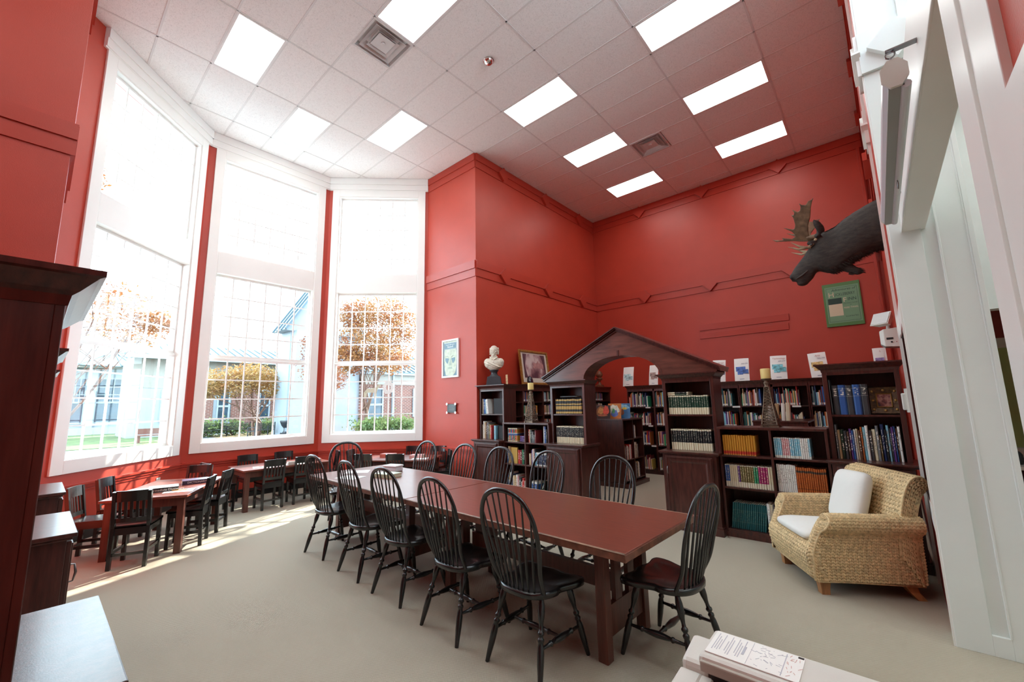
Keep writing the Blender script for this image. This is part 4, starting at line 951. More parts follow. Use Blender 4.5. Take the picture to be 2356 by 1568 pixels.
# books on the far bookcases: too many and too small to tell apart one by one
def far_books():
    m = {}
    rnd = random.Random(11)
    def bk(F, x, y, z, t, d, h, c):
        b = m.setdefault(c, MB())
        p = [F(x, y, z), F(x + t, y, z), F(x + t, y + d, z), F(x, y + d, z), F(x, y, z + h), F(x + t, y, z + h), F(x + t, y + d, z + h), F(x, y + d, z + h)]
        b.add(p, [(3, 2, 1, 0), (4, 5, 6, 7), (0, 1, 5, 4), (1, 2, 6, 5), (2, 3, 7, 6), (3, 0, 4, 7)])
        if rnd.random() < .7:
            w_ = m.setdefault('white', MB()); e = .002
            p = [F(x + .001, y - e, z + .012), F(x + t - .001, y - e, z + .012), F(x + t - .001, y - e, z + .045), F(x + .001, y - e, z + .045)]; w_.add(p, [(0, 1, 2, 3)])
    cs = ('white', 'cream', 'blue', 'light blue', 'navy', 'red', 'dark red', 'green', 'dark green', 'teal', 'orange', 'yellow', 'purple', 'grey', 'dark grey', 'brown', 'tan', 'pink', 'white', 'grey', 'cream')
    def fill(F, x0, x1, z, hs, stop):
        x = x0; e = x0 + (x1 - x0) * stop
        while x < e:
            t = rnd.uniform(.008, .022); bk(F, x, .02 + .012 * rnd.random(), z, t * .95, .2, rnd.uniform(*hs), rnd.choice(cs)); x += t
    for bx, bays, _ in BACK:
        F = fr((bx, 3.98, 0), 0)
        for i in range(len(bays) - 1):
            for z in BZ: fill(F, bays[i] + .025, bays[i + 1] - .025, z, (.19, .30) if z != BZ[3] else (.20, .34), rnd.uniform(.6, .98))
    for by_, bays, _ in MIDC:
        F = fr((-.92, by_, 0), PI / 2)
        for i in range(len(bays) - 1):
            for z in MZ[2:]: fill(F, bays[i] + .025, bays[i + 1] - .025, z, (.17, .22), rnd.uniform(.45, .75))
    F = fr((3.55, 2.75, 0), PI / 2)
    for z in (.12, .48, .85): fill(F, .05, .8, z, (.2, .28), .8)
    allb = thing('far_bookcase_books', 'many small library books filling the bookcases of the alcove behind the arch', 'books'); allb['kind'] = 'stuff'
    for c, b in m.items():
        o = b.build('book_rows', B_NONE, allb); o.color = (*PAL[c], 1); o['kind'] = 'stuff'
far_books()

# ================================================================== WICKER ARMCHAIR
WICK = mat('woven_seagrass', (0.64, 0.47, 0.25), 0.55, var=0.30, vscale=38, bump=0.5, bscale=260)
WICKD = mat('woven_seagrass_core', (0.20, 0.13, 0.06), 0.8, var=0.3, vscale=40)
OAK = mat('oak_leg', (0.36, 0.16, 0.06), 0.4, var=0.25, vscale=8, stretch=(5, 5, .7))
CUSH = mat('white_cotton_cushion', (0.76, 0.755, 0.72), 0.85, var=0.02, vscale=3, bump=0.35, bscale=18)
def wicker_chair():
    th = math.radians(-59)
    t = thing('wicker_armchair', 'woven seagrass armchair with rolled arms and white cushions', 'armchair', (3.975, -0.125, 0), th)
    core = MB(); wv = MB(); rope = MB()
    def weave(P, nr, nc, flip=0):
        """columns of slanted strands in pairs, like knit stitches running along u"""
        for i in range(nc):
            for j in range(nr):
                v = (i + .5) / nc; u = (j + .5) / nr
                p = Vector(P(u, v)); e = 1e-3
                du = (Vector(P(min(1, u + e), v)) - Vector(P(max(0, u - e), v))) / (2 * e) / nr; dv = (Vector(P(u, min(1, v + e))) - Vector(P(u, max(0, v - e)))) / (2 * e) / nc
                if du.length < 1e-6 or dv.length < 1e-6: continue
                n = du.cross(dv).normalized() * (-1 if flip else 1)
                k = (1 if (i % 2) else -1) * .62
                a = (du + dv * k) * .70; b = dv * .52 - du * .10 * k; h = .009
                vs_ = [p - a, p - a * .45 + b + n * h * .5, p + a * .45 + b + n * h * .6, p + a, p + a * .45 - b + n * h * .35, p - a * .45 - b + n * h * .35, p + n * h * 1.35 - a * .35, p + n * h * 1.45 + a * .3]
                wv.add(vs_, [(0, 1, 6), (1, 2, 7, 6), (2, 3, 7), (3, 4, 7), (4, 5, 6, 7), (5, 0, 6)], True)
    def poly_at(pts, u):
        ls = [0]
        for a, b in zip(pts, pts[1:]): ls.append(ls[-1] + math.hypot(b[0] - a[0], b[1] - a[1]))
        d = u * ls[-1]
        for i in range(len(pts) - 1):
            if d <= ls[i + 1] + 1e-9: k = (d - ls[i]) / max(1e-9, ls[i + 1] - ls[i]); return (pts[i][0] + (pts[i + 1][0] - pts[i][0]) * k, pts[i][1] + (pts[i + 1][1] - pts[i][1]) * k)
        return pts[-1]
    sm2 = lambda pts: [(p.x, p.y) for p in catmull([(a, b, 0) for a, b in pts], 5)]
    arm = sm2([(.385, .115), (.395, .25), (.395, .40), (.405, .48), (.445, .515), (.458, .555), (.44, .60), (.395, .615), (.345, .605), (.315, .56), (.30, .48), (.295, .30)])
    back = sm2([(.36, .115), (.355, .40), (.375, .60), (.425, .76), (.475, .83), (.485, .875), (.455, .91), (.40, .905), (.35, .85), (.30, .72), (.25, .50), (.235, .33)])
    front = sm2([(-.345, .115), (-.385, .20), (-.40, .29), (-.375, .355), (-.31, .375)])
    yf = lambda z: -.365 + .12 * max(0, min(1, (z - .30) / .28)) ** 1.3
    for sx in (-1, 1):
        def PA(u, v, sx=sx):
            x, z = poly_at(arm, u); ya = yf(z); yb = .40 if z < .40 else .40
            return (sx * x, ya + (yb - ya) * v, z)
        core.grid(PA, 40, 8); weave(PA, 42, 48, flip=(sx > 0))
        # front end of the arm
        cz = .37
        def PE(u, v, sx=sx):
            x, z = poly_at(arm, u); cx = .345; ccz = .115 + (z - .115) * 1.0
            return (sx * (x + (cx - x) * v), yf(z) - .002 - .035 * math.sin(PI * v / 2) * .4, z + (max(.14, min(z, .55)) - z) * v)
        core.grid(PE, 40, 3); weave(PE, 42, 6, flip=(sx < 0))
        rope.tube([(sx * x, yf(z) - .006, z) for x, z in arm], .0085, 6)
    def PB(u, v):
        y, z = poly_at(back, u); return (-.40 + .80 * v, y, z)
    core.grid(PB, 44, 10); weave(PB, 46, 52)
    for sx in (-1, 1):
        def PC(u, v, sx=sx):
            n = u * .5; a = poly_at(back, n); b = poly_at(back, 1 - n); return (sx * (.402 + .012 * math.sin(PI * v)), a[0] + (b[0] - a[0]) * v, a[1] + (b[1] - a[1]) * v)
        core.grid(PC, 22, 4); weave(PC, 24, 10, flip=(sx < 0))
        rope.tube([(sx * .404, y, z) for y, z in back], .009, 6)
    def PF(u, v):
        y, z = poly_at(front, u); return (-.402 + .804 * v, y + .07 * max(0, (abs(2 * v - 1) - .86) / .14) ** 2, z)
    core.grid(PF, 16, 10); weave(PF, 11, 52, flip=1)
    core.box(-.36, .36, -.33, .34, .10, .34)
    cr = [(-.388, -.352), (.388, -.352), (.395, .372), (-.395, .372)]
    rope.tube([(x, y, .112) for x, y in cr], .011, 6, closed=True)
    core.build('body', WICKD, t)
    s_ = wv.build('woven_strands', WICK, t); s_['kind'] = 'stuff'
    rope.build('braided_edge', WICK, t)
    for x, y, fl in ((-.32, -.29, 0), (.32, -.29, 0), (-.31, .30, .06), (.31, .30, .06)):
        r = lambda hx, hy, ox, oy, z: [(x + ox - hx, y + oy - hy, z), (x + ox + hx, y + oy - hy, z), (x + ox + hx, y + oy + hy, z), (x + ox - hx, y + oy + hy, z)]
        MB().rings([r(.03, .03, fl * .6 * (1 if x > 0 else -1), fl, 0), r(.033, .033, fl * .25 * (1 if x > 0 else -1), fl * .4, .05), r(.042, .042, 0, 0, .115)]).build('leg', OAK, t, 0.003)
    def cushion(a, b, h, e=.22):
        m = MB(); nu, nv = 28, 14; sg = lambda v, p: math.copysign(abs(v) ** p, v)
        def P(u, v):
            th_ = 2 * PI * u; ph = PI * v - PI / 2
            c, s = sg(math.cos(th_), e), sg(math.sin(th_), e); k = sg(math.cos(ph), .55)
            return (a * c * k, b * s * k, h * sg(math.sin(ph), .62) * (1 - .25 * (abs(c * k) ** 6 + abs(s * k) ** 6)))
        return m.grid(P, nu, nv)
    seat = tag(cushion(.285, .30, .062).build('seat_cushion', CUSH, None, loc=None), 'white seat cushion of the wicker armchair', 'cushion')
    W = Matrix.Translation((3.975, -0.125, 0)) @ Matrix.Rotation(th, 4, 'Z')
    seat.matrix_world = W @ Matrix.Translation((0, -.075, .405)) @ Matrix.Rotation(-.03, 4, 'X')
    pil = tag(cushion(.215, .23, .075, .30).build('back_pillow', CUSH, None), 'square white pillow leaning against the back of the wicker armchair', 'cushion')
    pil.matrix_world = W @ Matrix.Translation((-.03, .165, .675)) @ Matrix.Rotation(math.radians(72), 4, 'X') @ Matrix.Rotation(.05, 4, 'Z')
    return t
wicker_chair()

# ================================================================== BUST, CANDLE STANDS, PICTURES ON THE CASES
MARBLE = mat('ivory_plaster', (0.66, 0.61, 0.50), 0.55, var=0.16, vscale=14, bump=0.2, bscale=70)
SLATE = mat('dark_slate_plinth', (0.030, 0.034, 0.042), 0.35, var=0.1)
def bust():
    t = thing('portrait_bust', 'ivory plaster bust of a balding bearded man on a dark plinth', 'bust', (-.955, YF + .30, 1.889), math.radians(36))
    r = lambda a, z: [(a * math.cos(PI / 4 + PI / 2 * k + .06), a * math.sin(PI / 4 + PI / 2 * k + .06), z) for k in range(4)]
    MB().rings([r(.20, 0), r(.165, .155)]).build('plinth', SLATE, t, 0.002)
    MB().lathe([(.105, .155), (.10, .165), (.075, .185), (.058, .215), (.062, .25), (.085, .268), (.088, .28), (.07, .285)], 20).build('socle', SLATE, t)
    m = MB()
    m.sphere((0, 0, .40), (.185, .10, .115)); m.sphere((0, -.02, .355), (.12, .09, .09)); m.sphere((-.11, 0, .43), (.08, .075, .075)); m.sphere((.11, 0, .43), (.08, .075, .075)); m.sphere((0, 0, .47), (.11, .075, .06))
    m.cyl((0, 0, .46), (0, -.008, .56), .062, .052, 12)
    m.sphere((0, 0, .645), (.070, .085, .092), 18, 12); m.sphere((0, -.012, .60), (.058, .070, .065)); m.sphere((0, .012, .675), (.072, .08, .072))
    m.sphere((0, -.084, .628), (.0085, .016, .026)); m.sphere((0, -.095, .612), (.0115, .011, .008))                    # nose
    for s in (-1, 1):
        m.tube([(s * .008, -.084, .655), (s * .030, -.079, .660), (s * .054, -.058, .650)], [.005, .006, .004], 7)      # brow
        m.sphere((s * .029, -.066, .641), (.012, .010, .007)); m.sphere((s * .034, -.055, .612), (.020, .022, .016))   # eyes, cheeks
        m.tube([(0, -.087, .600), (s * .018, -.084, .597), (s * .034, -.070, .588)], [.005, .006, .002], 7)            # moustache
        m.sphere((s * .070, .004, .632), (.008, .014, .022))                                                           # ears
        for k, (y, z, q) in enumerate(((.022, .668, .020), (.046, .690, .022), (.030, .640, .022), (.056, .660, .024), (.022, .612, .021), (.048, .628, .024), (.060, .60, .024), (.030, .586, .020), (.012, .596, .016))): m.sphere((s * (.066 + .005 * (k % 2)), y, z), q, 8, 6)
    m.sphere((0, .07, .63), (.06, .035, .06)); m.sphere((0, -.079, .586), (.013, .008, .004))
    m.sphere((0, -.074, .562), (.018, .018, .026)); m.tube([(0, -.086, .575), (0, -.086, .55), (0, -.078, .535)], [.009, .009, .003], 7)   # pointed beard
    for s in (-1, 1): m.tube([(s * .012, -.092, .472), (s * .045, -.082, .492), (s * .066, -.045, .520), (s * .062, .0, .532)], [.010, .020, .018, .012], 8, flat=.5)   # turned-down collar
    for k in range(4): m.sphere((0, -.104 + .002 * k, .455 - .030 * k), .0075, 8, 6)
    m.tube([(-.16, -.03, .46), (-.09, -.085, .425), (.0, -.105, .375), (.10, -.10, .335), (.15, -.06, .33)], [.02, .024, .022, .02, .012], 8, flat=.6)
    m.tube([(-.175, -.03, .42), (-.09, -.09, .385), (.0, -.10, .345), (.08, -.09, .315)], [.016, .02, .018, .010], 8, flat=.6)
    m.sphere((0, .0, .33), (.13, .085, .05)); m.sphere((.04, -.04, .40), (.10, .07, .08)); m.sphere((-.04, -.04, .40), (.10, .07, .08))
    me = baked(m, 'figure', MARBLE, [('REMESH', dict(mode='VOXEL', voxel_size=.0046)), ('SMOOTH', dict(iterations=2, factor=.4))])
    obj('figure', me, t)
bust()
IRON = mat('aged_bronze_metal', (0.16, 0.11, 0.075), 0.45, metal=.6, var=0.5, vscale=30, bump=0.3, bscale=90)
WAX = mat('yellow_wax', (0.72, 0.55, 0.20), 0.5, var=0.06, vscale=8)
def candle_stand(x, y, z, label, label2):
    t = thing('candle_stand', label, 'candle holder', (x, y, z), 0, 'lattice tower candle stands'); H = .50
    m = MB(); m.box(-.078, .078, -.078, .078, .0, .012); m.box(-.07, .07, -.07, .07, .012, .03)
    for sx in (-1, 1):
        for sy in (-1, 1): m.box(sx * .078 - .012, sx * .078 + .012, sy * .078 - .012, sy * .078 + .012, 0, .02)
    m.build('base', IRON, t)
    w = lambda q: .052 * (1 - q) ** 1.2 + .023
    legs = MB(); lat = MB(); nl = 13
    for sx in (-1, 1):
        for sy in (-1, 1): legs.tube([(sx * w(k / 8), sy * w(k / 8), .03 + (H - .08) * k / 8) for k in range(9)], [.0095 - .004 * k / 8 for k in range(9)], 6)
    legs.build('corner_posts', IRON, t)
    for k in range(nl):
        a, b = k / nl, (k + 1) / nl; za, zb = .03 + (H - .08) * a, .03 + (H - .08) * b
        for (p, q) in (((-1, -1), (1, -1)), ((1, -1), (1, 1)), ((1, 1), (-1, 1)), ((-1, 1), (-1, -1))):
            A = (p[0] * w(a), p[1] * w(a), za); B = (q[0] * w(b), q[1] * w(b), zb); C = (q[0] * w(a), q[1] * w(a), za); D = (p[0] * w(b), p[1] * w(b), zb)
            lat.tube([A, B], .0035, 5); lat.tube([C, D], .0035, 5); lat.tube([A, C], .003, 5)
    lat.build('lattice', IRON, t)
    MB().lathe([(.034, H - .05), (.024, H - .035), (.030, H - .015), (.032, H), (.022, H + .015), (.018, H + .022), (.05, H + .034), (.056, H + .04), (.056, H + .046)], 16).build('candle_cup', IRON, t)
    c = thing('pillar_candle', label2, 'candle', (x, y, z + H + .046), 0, 'yellow pillar candles')
    MB().lathe([(.050, 0), (.051, .006), (.051, .108), (.046, .115), (.02, .112)], 22).build('wax', WAX, c); MB().cyl((0, 0, .11), (.002, 0, .122), .0015, n=6).build('wick', DARK, c)
candle_stand(-.035, .66, 1.227, 'bronze lattice tower candle stand on the left low bookcase', 'yellow pillar candle on the left lattice stand')
candle_stand(3.44, .66, 1.227, 'bronze lattice tower candle stand on the right low bookcase', 'yellow pillar candle on the right lattice stand')
GILT = mat('gilt_wood', (0.42, 0.23, 0.06), 0.35, metal=.4, var=0.35, vscale=20, bump=0.2)
MATB = mat('cream_mat_board', (0.66, 0.60, 0.50), 0.8)
def print_mat(name, cols, scale, stretch=(1, 1, 1), seed=0.0, sharp=(.35, .65)):
    m = bpy.data.materials.new(name); m.use_nodes = True; nt = m.node_tree; b = nt.nodes['Principled BSDF']; b.inputs['Roughness'].default_value = .35
    tc = N(nt, 'ShaderNodeTexCoord'); mp = N(nt, 'ShaderNodeMapping'); mp.inputs['Scale'].default_value = stretch; mp.inputs['Location'].default_value = (seed, seed * 2, seed * 3); L(nt, tc.outputs['Object'], mp.inputs[0])
    n = N(nt, 'ShaderNodeTexNoise'); n.inputs['Scale'].default_value = scale; n.inputs['Detail'].default_value = 4; L(nt, mp.outputs[0], n.inputs[0])
    cr = N(nt, 'ShaderNodeValToRGB'); cr.color_ramp.interpolation = 'LINEAR'; el = cr.color_ramp.elements
    while len(el) < len(cols): el.new(.5)
    for i, c in enumerate(cols): el[i].position = sharp[0] + (sharp[1] - sharp[0]) * i / (len(cols) - 1); el[i].color = (*c, 1)
    L(nt, n.outputs[0], cr.inputs[0]); L(nt, cr.outputs[0], b.inputs['Base Color'])
    return m
# framed landscape print leaning on the left alcove wall
t = thing('framed_picture', 'gilt framed sepia print leaning on the red wall above the alcove bookcase', 'picture', (-1.02, 2.10, 1.922), PI / 2)
t.rotation_euler = (math.radians(-7), 0, PI / 2)
fw, fh = .98, .74
m = MB()
for (x0, x1, z0, z1) in ((-fw / 2, fw / 2, 0, .05), (-fw / 2, fw / 2, fh - .05, fh), (-fw / 2, -fw / 2 + .05, .05, fh - .05), (fw / 2 - .05, fw / 2, .05, fh - .05)): m.box(x0, x1, -.02, .01, z0, z1); m.box(x0 + .012, x1 - .012, -.03, -.018, z0 + .012, z1 - .012)
m.build('frame', GILT, t)
MB().box(-fw / 2 + .05, fw / 2 - .05, -.002, .004, .05, fh - .05).build('mat_board', MATB, t)
MB().box(-.37, .37, -.006, -.002, .15, .655).build('print', print_mat('sepia_print', [(.10, .045, .06), (.30, .16, .17), (.62, .50, .48), (.66, .58, .55)], 3.2, (1, 1, .8), 1.3), t)
for s, pts in ((-1, [(-.37, .655), (-.37, .15), (-.27, .15), (-.33, .40), (-.25, .655)]), (1, [(.37, .655), (.22, .655), (.30, .5), (.33, .35), (.37, .30)])): MB().prism(pts, lambda a, b, d: (a, d, b), -.0085, -.006).build('printed_curtain', mat('sepia_dark_print', (.11, .05, .065), .5, var=.2), t)
MB().prism([(-.05, .36), (.30, .36), (.30, .46), (.22, .50), (.16, .47), (.12, .53), (.07, .47), (-.05, .47)], lambda a, b, d: (a, d, b), -.0085, -.006).build('printed_castle', mat('sepia_pink_print', (.45, .24, .23), .5, var=.2, vscale=20), t)
# little gilt picture in the right cabinet
t = thing('framed_picture', 'small picture in a wide ornate gilt frame on the right cabinet shelf', 'picture', (4.43, YF + .27, 1.370)); t.rotation_euler = (math.radians(-6), 0, 0)
DG = mat('dark_gilt_ornament', (0.085, 0.042, 0.014), 0.45, metal=.3, var=0.6, vscale=45, bump=0.6, bscale=70)
MB().rings([[(-.115, -.005, .0), (.115, -.005, 0), (.115, -.005, .27), (-.115, -.005, .27)], [(-.108, -.028, .007), (.108, -.028, .007), (.108, -.028, .263), (-.108, -.028, .263)], [(-.055, -.012, .07), (.055, -.012, .07), (.055, -.012, .20), (-.055, -.012, .20)]], True, False).build('frame', DG, t)
MB().rings([[(-.060, -.016, .065), (.060, -.016, .065), (.060, -.016, .205), (-.060, -.016, .205)], [(-.056, -.022, .069), (.056, -.022, .069), (.056, -.022, .201), (-.056, -.022, .201)], [(-.050, -.014, .075), (.050, -.014, .075), (.050, -.014, .195), (-.050, -.014, .195)]], False, False).build('inner_frame', GILT, t)
MB().box(-.051, .051, -.012, -.008, .074, .196).build('print', print_mat('small_painting', [(.02, .02, .03), (.18, .05, .05), (.42, .22, .18), (.35, .12, .10)], 18, (1, 1, 1), .4), t)
for k, (x, z) in enumerate(((-.085, .045), (-.085, .135), (-.085, .225), (.085, .045), (.085, .135), (.085, .225), (0, .035), (0, .235))): MB().sphere((x, -.022, z), (.012, .008, .012), 8, 6).build('boss', GILT, t)
# small dark arched object and a slim leaning card on the cases
tag(MB().lathe([(.075, 0), (.078, .05), (.07, .10), (.05, .15), (.02, .18), (.004, .185)], 18).build('dark_dome_vase', mat('navy_glaze', (.01, .01, .022), .15, var=.1, coat=.6), None, loc=(-1.02, 1.86, 1.922)), 'dark blue dome shaped ornament before the gilt framed print', 'ornament')
tag(MB().box(-.02, .02, -.004, .004, 0, .19).build('leaning_card', mat('striped_card', (.55, .38, .20), .6, var=.5, vscale=25), None, loc=(-.70, .80, 1.890), rot=(-.2, -.12, .3)), 'slim striped card leaning behind the plaster bust', 'card')
t = thing('footed_urn', 'small carved wooden urn at the back of the left alcove bookcases', 'urn', (-.97, 4.66, 1.922)); UW = mat('carved_brown_wood', (.16, .055, .025), .45, var=.4, vscale=20)
MB().box(-.075, .075, -.075, .075, 0, .05).build('base', UW, t); MB().lathe([(.065, .05), (.05, .07), (.03, .11), (.035, .15), (.075, .19), (.09, .22), (.05, .235)], 16).build('stem', UW, t); MB().lathe([(.04, .235), (.085, .28), (.09, .33), (.06, .38), (.02, .42)], 16).build('bowl', UW, t)
# brochures standing on the back bookcases
BRO = [(-.05, .125, 1, '', '', 'leftmost white subject leaflet, seen through the arch', (.40, .62, .74)), (.55, .10, 1, '', '', 'white subject leaflet half hidden by the arch curve', (.35, .25, .22)), (1.90, .12, 1, 'Language', '400-499', 'white subject leaflet at the right end of the pediment', (.22, .20, .36)),
       (2.32, .128, 1, '', '500-599', 'white subject leaflet with blue pictures, left of the yellow candle', (.06, .14, .42)), (2.93, .13, 1, 'Technology', '600-699', 'white subject leaflet with aqua pictures, right of the yellow candle', (.16, .48, .55)), (3.55, .13, -1, 'Arts', '700-799', 'white subject leaflet tilting beside the right cabinet cornice', (.60, .42, .16)), (4.36, .085, 1, 'L', '', 'white subject leaflet by the corner of the right wall', (.25, .2, .4))]
SER = mat('leaflet_pink_ink', (.50, .22, .20), .6); SEB = mat('leaflet_grey_ink', (.22, .24, .34), .6)
for k, (x, hw_, s, ttl, num, lb, pc) in enumerate(BRO):
    x = x + .12
    t = thing('leaflet', lb + ' on the back bookcases', 'leaflet', (x, 4.12, 1.886), 0, 'white subject leaflets on the back bookcases'); t.rotation_euler = (-.12, -.07 if s < 0 else .02 * (k % 3), .04)
    h_ = .455
    MB().grid(lambda u, v: (-hw_ + 2 * hw_ * u, -.012 * math.sin(PI * u) + .05 * v * v, h_ * v), 6, 5).build('sheet', PAPER, t)
    sf = .012
    if ttl: obj('lettering', text_mesh(ttl, .044, SER, .0004, .15, 'CENTER'), t, loc=(.01, -.016 + .03, h_ * .84), rot=(PI / 2 - .1, 0, 0))
    if num: obj('lettering', text_mesh(num, .034, SEB, .0004, 0, 'RIGHT'), t, loc=(hw_ - .015, -.016 + .02, h_ * .73), rot=(PI / 2 - .1, 0, 0))
    pm = mat('leaflet_picture_%d' % k, pc, .5, var=.7, vscale=22)
    for (a, b, c_, d_) in ((-.75, .55, .42, .62), (.2, .9, .32, .50), (-.55, .2, .28, .42)):
        MB().box(a * hw_, b * hw_, -.0165, -.0135, c_ * h_, d_ * h_).build('printed_picture', pm, t, loc=(0, .012 * (c_ / .5), 0))
    MB().box(-.3 * hw_, .3 * hw_, -.016, -.0135, .08 * h_, .10 * h_).build('printed_line', SEB, t)
# picture books standing on the island
def cover_art(name, bgc, blobs):
    return bgc, blobs
ART = [('picture book with a fan-tailed bird on a black cover on the island', (.33, 2.40, 1.221), .30, .26, (.02, .015, .014), [((.45, .55), (.13, .10), (.20, .075, .02)), ((.38, .58), (.06, .06), (.45, .20, .05)), ((.72, .62), (.06, .09), (.55, .06, .03)), ((.5, .25), (.10, .02), (.35, .10, .04))]),
       ('orange edged picture book behind the black one on the island', (.52, 2.52, 1.221), .26, .29, (.52, .17, .04), [((.45, .6), (.11, .09), (.62, .60, .50)), ((.5, .35), (.07, .07), (.10, .16, .42)), ((.42, .5), (.03, .05), (.10, .30, .12))]),
       ('blue sea picture book at the right of the island top', (.62, 2.66, 1.221), .29, .29, (.05, .16, .32), [((.5, .75), (.13, .05), (.25, .48, .60)), ((.62, .66), (.05, .025), (.70, .50, .10)), ((.25, .6), (.03, .08), (.02, .06, .04)), ((.48, .42), (.035, .06), (.30, .10, .05))])]
for lb, p, w_, h_, bc, blobs in ART:
    t = thing('picture_book', lb, 'book', p, .15, 'picture books displayed on the island'); t.rotation_euler = (-.18, 0, .15)
    MB().box(-w_ / 2, w_ / 2, 0, .012, 0, h_).build('cover', mat('cover_' + lb.split()[0] + lb.split()[-4], bc, .3, var=.15, vscale=15), t); MB().box(-w_ / 2 + .005, w_ / 2 - .003, .012, .024, .004, h_ - .004).build('pages', PAGES, t)
    for k, ((cx, cz), (rx, rz_), c) in enumerate(blobs):
        pts = [((cx - .5) * w_ + rx * math.cos(2 * PI * i / 14) * (1 + .15 * math.sin(i * 5)), cz * h_ + rz_ * math.sin(2 * PI * i / 14) * (1 + .15 * math.cos(i * 3))) for i in range(14)]
        MB().prism(pts, lambda a, b, d: (a, d, b), -.0012 - .0004 * k, 0).build('printed_shape', mat('ink_%d_%d' % (int(bc[0] * 1000), k), c, .35, var=.3, vscale=20), t)
for k, (x, t_, h_, c) in enumerate(((3.06, .07, .235, 'white'), (3.15, .055, .26, 'tan'), (3.235, .05, .26, 'white'), (3.30, .06, .275, 'cream'))):
    book((x, 2.86, 1.2005), .12, t_, .17, h_, c, B_NONE, '%s book standing on the right island, %s from the left' % (c, ORD[k]), 'pale books on the right island', .05)

